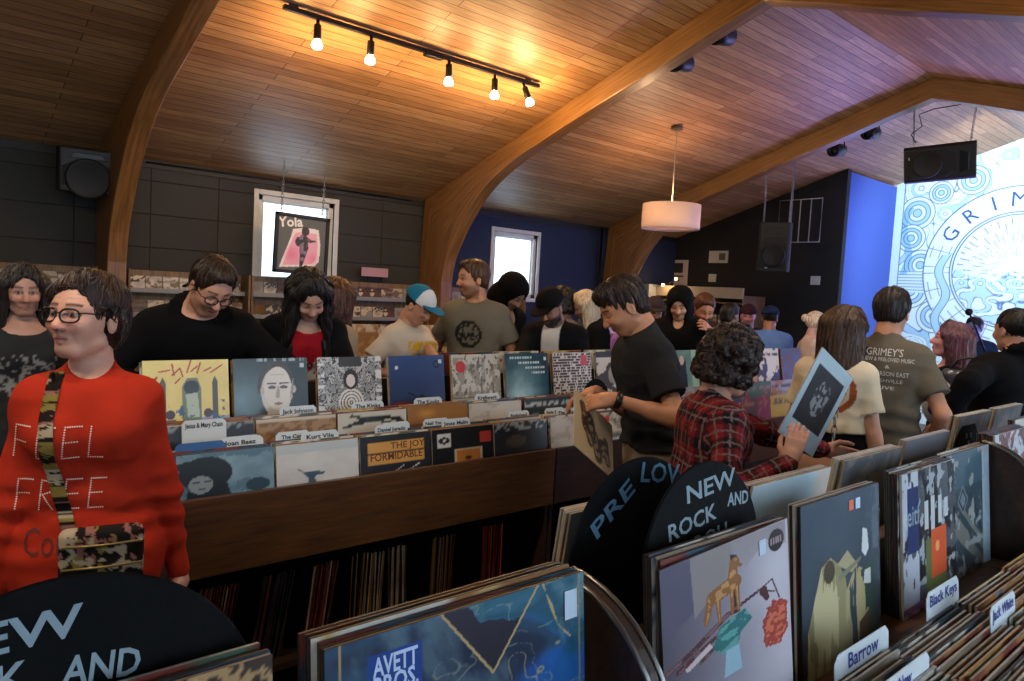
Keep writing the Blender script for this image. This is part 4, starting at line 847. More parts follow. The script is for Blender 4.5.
chalk_sign(float(c[0])+.014,.603,float(c[2])+.003,.15,'black disc sign chalked NEW ROCK AND ROLL between the foreground records',(('NEW',.08,.74,.27,.10,M_chalk,.86),('ROCK',-.24,.42,.25,.13,M_chalk,.80),('AND',.58,.54,.21,-.05,M_chalk,.40),('ROLL',.12,.22,.25,.10,M_chalk,.66)),0,.08)
c = ctr(645,458,.69)
chalk_sign(float(c[0]),.69,float(c[2]),.158,'black disc sign chalked PRE LOVED just behind the new rock disc',(('PRE',-.42,.55,.27,.62,M_chalk2,.66),('LOV',.28,.80,.30,-.15,M_chalk2,.62),('ED',.75,.45,.28,-.6,M_chalk2,.4)),0,.05)
c = ctr(66,580,.61)
chalk_sign(float(c[0]),.607,float(c[2]),.152,'large black disc sign chalked NEW ROCK AND in the bottom left corner',(('NEW',-.26,.76,.24,.02,M_chalk,.66),('ROCK',-.44,.55,.22,.02,M_chalk,.56),('AND',.17,.50,.22,-.12,M_chalk,.36),('ROLL',-.15,.2,.25,0,M_chalk,.7)),0,.08)
c = at(970,418,Y=.78); chalk_sign(float(c[0]),.78,float(c[2]),.10,'small black disc sign with chalked skull face at the far right of the island',(('o  o',.0,.45,.4,0,M_chalk,.6),('v',.0,.2,.3,0,M_chalk,.2),('MM',.0,-.05,.3,0,M_chalk,.5)),0,.05)
c = at(597,379,Y=2.5); chalk_sign(float(c[0]),2.50,float(c[2]),.10,'small black disc divider with faint lettering beside the held poster',(('New',0,.5,.4,0,M_chalk,.9),('Rock',0,0,.4,0,M_chalk,1)),0,.1)
# ---------------------------------------------------------------- foreground island
def fg_unit(x0,x1,label):
    W = x1-x0; c = (x0+x1)/2; h = W/2; t = thing('record_bin',label,'record bin',(c,.63,0),0)
    MB().box((-h,-.01,.0),(h,.03,1.13),W_bin_l,.003).build('centre_board',t)
    MB().box((-h,-.19,.955),(h,-.03,.97),W_bin_l,.002).build('display_ledge',t); MB().box((-h,.05,.955),(h,.27,.975),W_bin_l,.002).build('display_ledge',t)
    MB().box((-h,-.55,.74),(h,-.19,.76),W_bin_d).build('bin_floor',t); MB().box((-h,-.57,.6),(h,-.55,.93),W_bin_l,.003).build('front_panel',t); MB().box((-h,-.205,.74),(h,-.19,1.0),W_bin_d).build('riser',t)
    MB().box((-h,.27,.70),(h,.44,.72),W_bin_d).build('bin_floor',t); MB().box((-h,.44,.5),(h,.46,.90),W_bin_l,.003).build('front_panel',t)
    for s in (-1,1):
        mb = MB(); M = Matrix(((0,0,1,-h if s < 0 else h-.018),(1,0,0,0),(0,1,0,0),(0,0,0,1))); mb.prism([(-.55,0),(.44,0),(.44,.88),(.27,.95),(-.19,.98),(-.55,.9)],W_bin_l,.018,M,.001); mb.build('side_panel',t)
    return t
fg_unit(-.75,.612,'light wooden record bin at the bottom left carrying the blue marbled sleeve'); fg_unit(.614,2.20,'light wooden record bin in the foreground carrying the dog and branch sleeve'); fg_unit(2.202,3.9,'light wooden record bin at the right edge of the picture')
def bookend(x,label,y0=.60,r=.20,z0=.972,h=.31):
    t = thing('bookend',label,'bookend',(x,y0,z0)); prof = [(0,0),(0,h)]+[(-r*math.sin(a),h-r+r*math.cos(a)) for a in [k*math.pi/2/10 for k in range(1,11)]]+[(-r,0)]
    mb = MB(); mb.prism(prof,W_bin_d,.012,Matrix(((0,0,1,-.006),(1,0,0,0),(0,1,0,0),(0,0,0,1)))); mb.build('wood_panel',t)
    for dxx in (-.011,.011): MB().tube([(dxx,a,b) for a,b in prof[1:]],.0035,M_chrome,8).build('wire_rim',t)
bookend(.632,'curved wooden bookend with wire rim between blue marbled and dog sleeves',.60,.17); bookend(2.27,'curved wooden bookend with wire rim near the right edge',.62,.14)
def off(n): return [ (k+1)*.009 for k in range(n)]
# displays facing the camera (lean back, tops at given Y)
def disp(art,res,label,x,ytop,ztop,n,lean=.10,blab='',**kw):
    z0 = ztop-LP*math.cos(lean); y0 = ytop-LP*math.sin(lean)
    o = lpx(art,res,label,x,y0,z0,lean,**kw)
    for k in range(n): gen(x+random.uniform(-.005,.005),y0+.008+.0062*k,z0+random.uniform(-.002,.003),lean,'sleeve edge showing behind the '+blab,'sleeves behind the '+blab,k=random.choice((1,9,6,1,12,6,10)))
    return o
M_avett = mat('txt_paleblue','#b9cbe6',.6)
disp(A_marble,260,'large blue marbled sleeve with gold veins at the bottom of the picture',.438,.545,1.308,6,blab='blue marbled sleeve',edge=M_edge_d,stick=((.93,.90,.06,.10,M_stk),),text=(('AVETT',.22,.905,.075,M_avett,.15),('BROS.',.22,.85,.075,M_avett,.15)))
disp(A_wolf,220,'lilac grey sleeve with a brown dog standing on a branch',.905,.54,1.288,5,roll=-.045,blab='dog and branch sleeve',edge=M_edge_d,stick=((.76,.915,.055,.07,M_stk),))
disp(A_robe,170,'slate sleeve with a pale hooded robed figure',1.345,.588,1.278,3,blab='hooded figure sleeve',edge=M_edge_d,stick=((.60,.92,.06,.06,M_stko),(.69,.92,.06,.065,M_stk)),text=(('CALVARY',.90,.82,.05,mat('txt_grey','#5a666e',.6),.22),))
disp(A_clip,150,'black and white collage sleeve with orange block and blue lettering strip',1.785,.59,1.276,5,blab='collage sleeve',edge=M_edge_w,text=(('eitf',.18,.70,.2,M_chalk,.22),))
disp(A_scratch,130,'scratched dark teal sleeve behind the collage sleeve',2.09,.605,1.28,3,blab='scratched dark teal sleeve',edge=M_edge_d)
disp(A_redlace,90,'white sleeve with dark red lace pattern at the right edge',2.44,.60,1.30,6,blab='red lace sleeve',edge=M_edge_w)
disp(A_paper,60,'grey sleeve beyond the red lace sleeve',2.78,.64,1.31,2,blab='grey sleeve at the far right')
def A_leo(u,v): c = base(u,'#a8875a'); n = fbm(u*26,v*26); put(c,(n>.5),'#3a2a1c'); put(c,(u>.72)&(u<.9)&(v>.78)&(v<.93),'#9fb4c8'); return c
disp(A_leo,110,'spotted brown sleeve with pale label at the bottom left corner',.085,.57,1.305,3,blab='spotted brown sleeve')
# far side leaning sleeves whose backs/fronts show
def back(art,label,x,ytop,ztop,n,lean=-.13,mm=None,blab=''):
    z0 = ztop-LP*math.cos(lean); y0 = ytop-LP*math.sin(lean)
    lpx(art,40,label,x,y0,z0,lean)
    for k in range(n):
        o = gen(x+random.uniform(-.006,.006)+.003*k,y0+.008+.007*k,z0,lean,'sleeve edge beyond the '+blab,'sleeves beyond the '+blab,k=random.choice((4,8,0,12)))
back(A_whiteback,'pale blue-white sleeve back on the far side, right of the new rock disc',1.40,.71,1.277,3,blab='pale blue-white sleeve back')
back(A_dimback,'grey sleeve leaning on the far side behind the hooded figure sleeve',1.765,.70,1.287,4,blab='grey leaning sleeve')
back(A_streetback,'dark sleeve with brown lower half on the far side behind the collage sleeve',2.16,.72,1.29,2,blab='dark brown leaning sleeve')
back(A_dimback,'mottled grey sleeve back on the far side at the right edge',2.75,.78,1.30,3,blab='mottled grey sleeve back')
back(A_dimback,'mottled sleeve back on the far side beyond the skull sign',3.12,.78,1.30,3,blab='far mottled sleeve back')
back(A_teal,'pale teal sleeve back on the far side left of the PRE LOVED disc',1.0,.80,1.265,4,blab='pale teal sleeve back')
# near side low bins
def low(x,y0,n,z,lean,pal,lab,sc=1):
    for k in range(n): gen(x+random.uniform(-.006,.006),y0-.0115*k,z+random.uniform(-.006,.006),lean,'record sleeve seen edge-on in the low bin, '+lab,'low bin sleeves, '+lab,k=random.choice(pal),sc=sc)
P_ = (0,4,8,5,12,2,0,9,8,12)
low(1.12,.425,14,.735,.10,P_,'column beside the Barrow card'); low(1.435,.430,16,.735,.10,P_,'column with the blue-lettered card'); low(1.78,.430,14,.735,.10,P_,'third column from the bookend'); low(2.08,.43,6,.735,.10,P_,'column beside the right bookend')
tab(1.20,.435,.735,.10,'Barrow','white divider card lettered Barrow in blue at the bottom',.20,ink=M_inkb,rise=LP+.035,size=.034); tab(1.17,.36,.735,.10,'New','white divider card in front of the Barrow card',.2,ink=M_inkb,rise=LP+.03,size=.03)
tab(1.56,.435,.735,.10,'Black Keys','white divider card with blue writing beyond the hooded figure sleeve',.17,ink=M_inkb,rise=LP+.045,size=.03); tab(1.60,.345,.735,.10,'Jack White','slanted white divider card with blue writing near the right edge',.15,ink=M_inkb,rise=LP+.04,size=.03)
lpx(lambda u,v: np.where(((np.hypot((u-.3),(v-.8)*.6)<.08))[:,None],np.array(lin0('#22262a')),base(u,'#b9c0c0')),60,'white sleeve with black shape at the front of the low bin',1.47,.235,.74,.10)
# ---------------------------------------------------------------- second island further back and CD racks
for k,x in enumerate((2.6,4.27,5.94)):
    t = bin_unit(x,x+1.65,4.55,['wooden record bin in the second island behind the cap wearers','wooden record bin in the second island behind the man in grey t-shirt','wooden record bin of the second island nearest the far wall'][k],k==1)
red = ['#8c2c28','#a05a5a','#5a2a2c','#9a7a74','#7a2026']
for i in range(15):
    x = 2.78+.335*i; col = red if i > 6 else ['#8f6c46','#5a4630','#a8885c','#6b5238','#3c3028']
    def art(u,v,i=i,col=col):
        c = base(u,col[i%5]); put(c,fbm(u*6+i,v*6)>.52,col[(i+2)%5]); put(c,(v>.8)&(fbm(u*20+i,v*10)>.5),'#b9b0a4'); return c
    lpx(art,18,'record sleeve displayed on top of the second island',x,4.96,.997,.16,group='display sleeves of the second island')
    for k in range(0): lpx(art,12,'record sleeve in the front rows of the second island',x,4.59+.18*k,.755+.06*k,.14,group='front row sleeves of the second island')
M_rack = mat('rack_grey','#8a8d90',.45,metal=.3); W_pale = wood('rack_pine','#5f4a32','#8a7050',.5,2,4,10)
CDM = []
def cd_mesh(k):
    r = random.Random(k); pal = [r.choice(['#a9a08f','#6d5c4a','#a8a29a','#5b4032','#39465a','#c7b9a2','#2a2a2c','#8a8a86','#857460','#c0b8ac','#d0c8bc']) for _ in range(3)]
    def a(u,v):
        c = base(u,pal[0]); put(c,(np.hypot(u-r.random(),v-.5)<.3),pal[1]); put(c,fbm(u*5+k,v*5)>.58,pal[2]); put(c,u<.06,'#2a2a2c'); return c
    mb = MB(); w,h = .142,.125; mb.box((-w/2,-.005,0),(w/2,.005,h),mat('case_edge','#8f9396',.25),.001); mb.grid(lambda u,v: np.stack([-w/2+w*u,0*u-.0058,h*v],1),14,14,M_gloss,a,smooth=False); return mb.mesh('cd_case')
CDM = [cd_mesh(k) for k in range(12)]
def rack(x0,x1,label,rows=4):
    t = thing('cd_rack',label,'cd rack',((x0+x1)/2,7.36,0),0,'pine and grey racks along the left wall'); h = (x1-x0)/2
    MB().box((-h,-.03,0),(h,-.01,1.645),W_pale,.002).build('back_panel',t)
    for s in (-1,1): MB().box((s*h-(.02 if s>0 else 0),-.42,0),(s*h+(0 if s>0 else .02),-.03,1.0),W_pale,.002).build('upright',t); MB().box((s*h-(.02 if s>0 else 0),-.24,1.0),(s*h+(0 if s>0 else .02),-.03,1.65),W_pale,.002).build('upright',t)
    for r in range(rows):
        z = 1.475-.22*r; yy = -.14-.07*r
        MB().box((-h+.02,yy,z-.02),(h-.02,-.03,z-.008),M_rack).build('shelf',t); MB().box((-h+.02,yy-.006,z-.035),(h-.02,yy,z+.008),M_rack,.001).build('shelf_lip',t)
        n = int((x1-x0-.04)/.146)
        for i in range(n):
            if random.random() < .06 and r: continue
            o = bpy.data.objects.new('cd_case',CDM[random.randrange(12)]); COL.objects.link(o); o.location = ((x0+x1)/2-h+.02+.075+.146*i+random.uniform(-.002,.002),7.36+yy+.022+.0,z-.008); o.rotation_euler = (-.12,0,0)
            tag(o,'cd case on the %s shelf of the racks along the left wall'%(['top','second','third','fourth'][r]),'cd','cd cases on the %s wall shelf'%(['top','second','third','fourth'][r]))
rx = [1.62,2.72,3.80,4.86]
rack(-.62,.48,'pine CD rack at the far left behind the dark haired woman',3); rack(.49,1.38,'pine CD rack just left of the first wooden arch',3)
rack(rx[0],rx[1],'pine CD rack behind the man in black jacket',3); rack(rx[1]+.01,rx[2],'pine CD rack under the bright window with the framed poster',3); rack(rx[2]+.01,rx[3],'pine CD rack between the window and the big arch',3); rack(5.1,6.4,'pine CD rack under the second window',2)
a = at(374,273,Y=7.3); t = thing('shelf_sign','small pink sign on legs standing on top of the CD rack','sign',(float(a[0]),7.28,1.655))
w_ = .17; MB().box((-w_,-.006,.06),(w_,.006,.16),mat('pink_card','#b08a94',.6),.002).build('sign_board',t)
for s in (-1,1): MB().tube([(s*.09,0,0),(s*.09,0,.07)],.004,M_mb,6).build('leg',t)
# far counter shelf on the end wall with string lights
cs = thing('shop_shelf','pale shop shelf against the end wall with string lights above','shelf',(9.6,6.45,0))
for z in (.9,1.3,1.62): MB().box((-.3,-.75,z),(.3,.8,z+.025),W_pale,.002).build('shelf_board',cs)
for y in (-.77,0,.78): MB().box((-.3,y,0),(.3,y+.02,1.75),W_pale,.002).build('upright',cs)
MB().box((-.32,-.77,1.70),(-.29,.80,1.86),mat('pale_fascia','#a89c8c',.6),.002).build('fascia',cs)
a = at(631,291,X=9.1); b = at(652,305,X=9.1)
t = thing('cardboard_box','white box with small dark logo on the shelf under the string lights','box',(9.2,float((a[1]+b[1])/2),1.648)); MB().box((-.1,-.14,0),(.14,.14,.22),mat('white_box','#aab0b8',.6),.004).build('carton',t); MB().box((-.103,-.06,.06),(-.099,.03,.1),M_ink).build('printed_logo',t)
for i in range(6):
    o = bpy.data.objects.new('cd_case',CDM[i]); COL.objects.link(o); o.location = (9.32,5.85+.17*i,1.325); o.rotation_euler = (0,0,-math.pi/2); tag(o,'cd case on the shop shelf against the end wall','cd','cd cases on the end shelf')
sl = thing('string_lights','string of small warm bulbs along the top of the end shelf','string lights',(9.2,6.3,1.9))
pts = []; bl = [at(p,q,X=9.2) for p,q in ((627,286),(640,285),(651,284),(663,283),(676,277))]
for a,b in zip(bl[:-1],bl[1:]):
    for k in range(5): q = k/5; p = a*(1-q)+b*q; pts.append((0,p[1]-6.3,p[2]-1.9-.05*math.sin(q*math.pi)))
MB().tube(pts,.004,M_mb,5).build('wire',sl)
for p in bl: MB().ball((0,p[1]-6.3,p[2]-1.9-.03),.026,emis('fairy_bulb','#ffc070',14),sub=1).build('bulb',sl)
light('POINT',(9.1,6.9,1.85),5,(1,.62,.3),.05)
# ================================================================ PEOPLE: implicit surfaces meshed with surface nets
f32 = np.float32
from mathutils.kdtree import KDTree
class Field:
    def __init__(s, lo, hi, v):
        s.lo = np.array(lo,float); s.v = v; n = np.maximum(np.ceil((np.array(hi)-s.lo)/v).astype(int)+1, 4); s.n = n
        s.D = np.full(tuple(n), .12, f32); s.ax = [(s.lo[i]+v*np.arange(n[i])).astype(f32) for i in range(3)]
    def reg(s, lo, hi):
        a = np.clip(np.floor((np.array(lo)-s.lo)/s.v).astype(int),0,s.n); b = np.clip(np.ceil((np.array(hi)-s.lo)/s.v).astype(int)+1,0,s.n)
        if (b <= a).any(): return None
        sl = tuple(slice(a[i],b[i]) for i in range(3)); return sl, s.ax[0][sl[0]][:,None,None], s.ax[1][sl[1]][None,:,None], s.ax[2][sl[2]][None,None,:]
    def op(s, pr, mode='u', k=.02):
        fn, lo, hi = pr; m = .045+k; r = s.reg(np.array(lo)-m, np.array(hi)+m)
        if r is None: return
        sl,X,Y,Z = r; d = fn(X,Y,Z).astype(f32); D = s.D[sl]
        if mode == 'u':
            h = np.maximum(k-np.abs(D-d),0)/k if k > 0 else 0; s.D[sl] = np.minimum(D,d)-h*h*k*.25
        elif mode == 's':
            d = -d; h = np.maximum(k-np.abs(D-d),0)/k if k > 0 else 0; s.D[sl] = np.maximum(D,d)+h*h*k*.25
    def cut(s, fn):   # keep where fn<0
        X,Y,Z = s.ax[0][:,None,None], s.ax[1][None,:,None], s.ax[2][None,None,:]; s.D = np.maximum(s.D, fn(X,Y,Z).astype(f32))
    def disp(s, fn):
        msk = np.abs(s.D) < .04; i = np.nonzero(msk); s.D[i] += fn(s.ax[0][i[0]],s.ax[1][i[1]],s.ax[2][i[2]]).astype(f32)
    def mesh(s):
        D = s.D.copy(); D[0]=D[-1]=.05; D[:,0]=D[:,-1]=.05; D[:,:,0]=D[:,:,-1]=.05; N = D < 0
        n = D.shape; c = np.zeros((n[0]-1,n[1]-1,n[2]-1),np.int8)
        for a in (0,1):
            for b in (0,1):
                for e in (0,1): c += N[a:n[0]-1+a, b:n[1]-1+b, e:n[2]-1+e]
        act = (c > 0)&(c < 8); I = np.stack(np.nonzero(act),1)
        if not len(I): return np.zeros((0,3)), np.zeros((0,4),int)
        idx = -np.ones(act.shape,int); idx[tuple(I.T)] = np.arange(len(I)); P = np.zeros((len(I),3)); cnt = np.zeros(len(I)); cor = [(a,b,e) for a in (0,1) for b in (0,1) for e in (0,1)]
        for a in cor:
            for ax in range(3):
                if a[ax]: continue
                b = list(a); b[ax] = 1; da = D[I[:,0]+a[0],I[:,1]+a[1],I[:,2]+a[2]]; db = D[I[:,0]+b[0],I[:,1]+b[1],I[:,2]+b[2]]
                m = (da < 0) != (db < 0); t = np.where(m, da/np.where(m,da-db,1), 0); p = np.tile(np.array(a,float),(len(I),1)); p[:,ax] += t; P[m] += p[m]; cnt[m] += 1
        V = (I+P/cnt[:,None])*s.v+s.lo; F = []
        for ax in range(3):
            sl0 = [slice(None)]*3; sl1 = [slice(None)]*3; sl0[ax] = slice(0,-1); sl1[ax] = slice(1,None)
            A = N[tuple(sl0)]; B = N[tuple(sl1)]; E = np.stack(np.nonzero(A != B),1); u,w = (ax+1)%3,(ax+2)%3
            ok = (E[:,u] > 0)&(E[:,w] > 0)&(E[:,u] < n[u]-1)&(E[:,w] < n[w]-1); E = E[ok]; q = []
            for du,dw in ((-1,-1),(0,-1),(0,0),(-1,0)):
                e = E.copy(); e[:,u] += du; e[:,w] += dw; q.append(idx[e[:,0],e[:,1],e[:,2]])
            q = np.stack(q,1); fl = ~A[tuple(E.T)]; q[fl] = q[fl][:,::-1]; F.append(q[(q >= 0).all(1)])
        return V, np.concatenate(F)
def rc(a, b, ra, rb=None):
    rb = ra if rb is None else rb; a = np.array(a,float); b = np.array(b,float); ba = b-a; L = max(float(ba@ba),1e-9); R = max(ra,rb)
    def fn(X,Y,Z):
        px,py,pz = X-a[0],Y-a[1],Z-a[2]; h = np.clip((px*ba[0]+py*ba[1]+pz*ba[2])/L,0,1)
        return np.sqrt((px-h*ba[0])**2+(py-h*ba[1])**2+(pz-h*ba[2])**2)-(ra+(rb-ra)*h)
    return fn, np.minimum(a,b)-R, np.maximum(a,b)+R
def el(c, r, R=None):
    c = np.array(c,float); r = np.array(r,float); Rm = np.eye(3) if R is None else np.array(R)
    def fn(X,Y,Z):
        px,py,pz = X-c[0],Y-c[1],Z-c[2]; q = [Rm[0][i]*px+Rm[1][i]*py+Rm[2][i]*pz for i in range(3)]
        k0 = np.sqrt(sum((q[i]/r[i])**2 for i in range(3))); k1 = np.sqrt(sum((q[i]/r[i]**2)**2 for i in range(3)))+1e-9; return k0*(k0-1)/k1
    e = np.sqrt(((Rm*r)**2).sum(1)); return fn, c-e, c+e
def setmesh(name, parts, m, colfn=None, parent=None):
    V = np.concatenate([p[0] for p in parts]); off = 0; F = []
    for v,f in parts: F.append(f+off); off += len(v)
    F = np.concatenate(F); me = bpy.data.meshes.new(name); me.vertices.add(len(V)); me.vertices.foreach_set('co', V.astype(f32).ravel()); me.loops.add(len(F)*4); me.loops.foreach_set('vertex_index', F.astype(np.int32).ravel())
    me.polygons.add(len(F)); me.polygons.foreach_set('loop_start', np.arange(0,len(F)*4,4,dtype=np.int32)); me.polygons.foreach_set('loop_total', np.full(len(F),4,np.int32)); me.update(calc_edges=True); me.validate()
    me.polygons.foreach_set('use_smooth', np.ones(len(me.polygons),bool)); me.materials.append(m)
    if colfn is not None:
        c = linA(np.clip(colfn(V),0,1)); ca = me.color_attributes.new('Col','FLOAT_COLOR','POINT'); a = np.ones((len(V),4),f32); a[:,:3] = c; ca.data.foreach_set('color', a.ravel())
    o = bpy.data.objects.new(name, me); COL.objects.link(o)
    if parent: o.parent = parent
    return o
def rotm(yaw, pitch, roll=0):   # x forward, z up ; pitch>0 looks down ; roll>0 tilts to own right
    cy,sy = math.cos(yaw),math.sin(yaw); cp,sp = math.cos(pitch),math.sin(pitch); cr,sr = math.cos(roll),math.sin(roll)
    return np.array([[cy,-sy,0],[sy,cy,0],[0,0,1]])@np.array([[cp,0,sp],[0,1,0],[-sp,0,cp]])@np.array([[1,0,0],[0,cr,-sr],[0,sr,cr]])
M_skin = mat('skin','#ffffff',.5,attr=True,bump=.12,bscale=180,sss=.08); M_hairm = None
def hair_mat(col):
    n = 'hair_'+col
    if n in MATS: return MATS[n]
    return mat(n,col,.5,spec=.35,bump=.7,bscale=140,bstretch=(1,1,.12),var=.5,vscale=90,vstretch=(1,1,.12))
def cloth_mat(col, k=''):
    return mat('cloth_'+col+k,col,.9,spec=.12,bump=.3,bscale=350,var=.07,vscale=12)
M_cattr = mat('printed_cloth','#ffffff',.9,spec=.12,attr=True,bump=.3,bscale=350)
GL = mat('glasses_frame','#0c0b0b',.3)
M_lens = None
def lens_mat():
    global M_lens
    if M_lens: return M_lens
    m = bpy.data.materials.new('spectacle_lens'); m.use_nodes = True; N = m.node_tree.nodes; L = m.node_tree.links; N.clear(); t = N.new('ShaderNodeBsdfTransparent'); g = N.new('ShaderNodeBsdfGlossy'); g.inputs['Roughness'].default_value = .03; x = N.new('ShaderNodeMixShader'); x.inputs[0].default_value = .08; o = N.new('ShaderNodeOutputMaterial')
    L.new(t.outputs[0],x.inputs[1]); L.new(g.outputs[0],x.inputs[2]); L.new(x.outputs[0],o.inputs[0]); M_lens = m; return m
CUR = {}
def ik(A, T_, l1, l2, pole):
    A = np.array(A,float); T_ = np.array(T_,float); d = T_-A; L = np.linalg.norm(d); mx = (l1+l2)*.999
    if L > mx: T_ = A+d/L*mx; d = T_-A; L = mx
    L = max(L, abs(l1-l2)+.02); u = d/np.linalg.norm(d); a = (l1*l1-l2*l2+L*L)/(2*L); h = math.sqrt(max(l1*l1-a*a,0)); p = np.array(pole,float); p = p-u*(p@u); p /= np.linalg.norm(p)+1e-9
    return A+u*a+p*h, T_
def locks(ho, kind, Hc, Rh, col, N, rnd):
    """adds tapered strand clumps lying on the hair surface to the same mesh"""
    me = ho.data; n = len(me.vertices); co = np.empty(n*3,f32); me.vertices.foreach_get('co',co); co = co.reshape(-1,3).astype(float)
    me.update(); nr = np.array([v.normal[:] for v in me.vertices]); kd = KDTree(n)
    for i,c in enumerate(co): kd.insert(c,i)
    kd.balance(); crown = Hc+Rh@np.array([-.035,0,.12]); mats = []
    base_ = np.array(lin0(col)); V = []; F = []; MI = []
    for k in range(3):
        f = (.6,1.08,1.32)[k]; c = np.clip(base_*f+(.0,.0,.012)[k],0,1); hx_ = '#%02x%02x%02x' % tuple(int(q*255) for q in c); me.materials.append(mat('hair_lock_'+hx_,hx_,.42,spec=.45))
    curly = kind == 'curly'; st = .011 if not curly else .007; L0 = {'long':11,'verylong':14,'bob':8,'messy':6,'short':4,'crop':3,'fade':2,'bun':6,'curly':8}.get(kind,5); r0 = {'short':.0016,'fade':.001}.get(kind,.0024)
    if kind in ('none','fade'): return
    for _ in range(N):
        i = rnd.randrange(n); p = co[i].copy(); nn = nr[i]; jit = np.array([rnd.uniform(-.5,.5) for _ in range(3)]); pts = []; rad = []; L = int(L0*rnd.uniform(.6,1.3))+2; ph = rnd.uniform(0,6.28)
        for s_ in range(L):
            q = p-crown; loc = Rh.T@(p-Hc); g = np.array([0,0,-1.0]); d = q/(np.linalg.norm(q)+1e-6) if loc[2] > .03 else g*.9+q/(np.linalg.norm(q)+1e-6)*.3
            d = d+jit*.35
            if curly: d = np.array([math.sin(ph+s_*1.1),math.cos(ph+s_*1.1),math.sin(ph*2+s_*.9)])
            d = d-nn*(d@nn); d /= np.linalg.norm(d)+1e-6; pts.append(p+nn*.0012); t = s_/(L-1); rad.append(r0*(math.sin(math.pi*min(1,.25+t*.75))**.6*.9+.1)); p = p+d*st
            c_,j,_d = kd.find(p); nn = nr[j]
            if kind in ('messy','curly') and s_ > L*.6: p = np.array(c_)+nn*.003*(s_-L*.6)
            else: p = np.array(c_)
        o = len(V)
        for a,(pp_,rr) in enumerate(zip(pts,rad)):
            t_ = (pts[min(a+1,L-1)]-pts[max(a-1,0)]); t_ /= np.linalg.norm(t_)+1e-9; x = np.cross(t_,[.3,.5,.8]); x /= np.linalg.norm(x)+1e-9; y = np.cross(t_,x)
            for b in range(4): an = b*math.pi/2; V.append(pp_+(x*math.cos(an)+y*math.sin(an))*rr)
        m_ = rnd.choice((1,1,2,3))
        for a in range(L-1):
            for b in range(4): F.append((o+a*4+b,o+a*4+(b+1)%4,o+(a+1)*4+(b+1)%4,o+(a+1)*4+b)); MI.append(m_)
    bm = bmesh.new(); bm.from_mesh(me); vs = [bm.verts.new(v) for v in V]
    for f,m_ in zip(F,MI):
        fc = bm.faces.new([vs[i] for i in f]); fc.material_index = m_; fc.smooth = True
    bm.to_mesh(me); bm.free()
def person(label, px, py, D, yaw, hair=('short','#2a1c14'), skin='#c08f74', top='#222222', sleeve='long', bottom='#1c1d22', lean=.05, up=.0, hp=.1, hy=0., hr=0., sex='m', v=.010, vh=.0055, build=1.0,
           hands=None, poles=None, hand_dir=None, stub=None, collar=.0, glasses=False, mouth='#9a5a50', topname='shirt', hood=False, curl=.5, colfn=None, shoes='#1a1a1a', look=None, brow=None, headsize=1.0, wrinkle=.004, zoff=None, zip_=False, arms=True, fold=None, legs=True, hem=.0, age=0, topmat=None, seed=0, shoulder=1.0, roll=False, rise=.05):
    """px,py: pixel of the top of the head, D: view depth; yaw: world heading of the body"""
    W = at(px, py, D=D)
    # ---- skeleton in units where standing height is 1.75
    s1 = np.array([math.sin(lean),0,math.cos(lean)]); l2 = lean+up; s2 = np.array([math.sin(l2),0,math.cos(l2)])
    P = np.array([0,0,.94]); Wst = P+s1*.16; Ch = Wst+s2*.20; Sh = Ch+s2*.125; Nb = Ch+s2*.175+np.array([math.cos(l2),0,-math.sin(l2)])*-.01
    Rh = rotm(hy, hp, hr); ndir = s2*.55+np.array([0,0,.45])+np.array([math.sin(hp),0,0])*.25; ndir /= np.linalg.norm(ndir)
    Hc = Nb+ndir*.048+(Rh@np.array([.03,0,.085]))
    topz = (Hc+Rh@np.array([-.01,0,.125*headsize])); S = W[2]/topz[2]; S = min(max(S,.78),1.18); zo = 0
    cy,sy = math.cos(yaw),math.sin(yaw); Rz = np.array([[cy,-sy,0],[sy,cy,0],[0,0,1]]); loc = W-Rz@(topz*S); loc[2] = 0
    if zoff is not None: loc[2] = zoff
    def toL(p): return (Rz.T@(np.array(p,float)-loc))/S
    root = thing('person', label, 'person', tuple(loc), yaw)
    HS = headsize*.96
    def hx(p): return Hc+Rh@(np.array(p,float)*HS)
    fem = sex == 'f'; sw = (.140 if fem else .164)*build*shoulder; cw = (.072 if fem else .088)*build; cd_ = (.095 if fem else .108)*build; hw = (.085 if fem else .078)*build; lat = np.array([0,1,0])
    # ---- body primitives
    bp = []
    def lvl(c, w, r): bp.append((rc(c-lat*w, c+lat*w, r), .05))
    lvl(P, hw, .112*build+(.01 if fem else 0)); lvl(P+s1*.08, hw*.9, .102*build); lvl(Wst, .062*build, (.084 if fem else .096)*build); lvl(Wst+s2*.08,.068*build,(.09 if fem else .102)*build); lvl(Ch, cw, cd_*.98); lvl(Ch+s2*.06, cw*1.05, cd_*.92)
    fw = np.array([math.cos(l2),0,-math.sin(l2)])
    if fem:
        for s in (-1,1): bp.append((el(Ch+fw*.062+lat*s*.065+s2*.005,(.06,.058,.062)),.04))
    SH = [Sh+lat*sw*s-s2*.034 for s in (1,-1)]
    for q in SH: bp.append((rc(Ch+s2*.095, q, .066*build, .052*build), .055))
    bp.append((rc(Sh-fw*.02, Nb+ndir*.03, .062 if not fem else .054, .052 if not fem else .045), .05)); bp.append((rc(Nb-fw*.012, hx((-.03,0,-.05)), .056 if not fem else .048, .052 if not fem else .046), .025))
    # arms
    AR = []
    for i,s in enumerate((1,-1)):
        tgt = None if hands is None else hands[i]
        if tgt is None: tgt = SH[i]+np.array([.06,s*.06,-.53])
        elif len(tgt) == 4: tgt = toL(tgt[:3])
        pole = (-.6,s*.5,-.4) if (poles is None or poles[i] is None) else poles[i]
        E, Wr = ik(SH[i], tgt, .285, .255, pole); AR.append((SH[i],E,Wr))
    ab = .045*build if not fem else .039*build
    hd = []
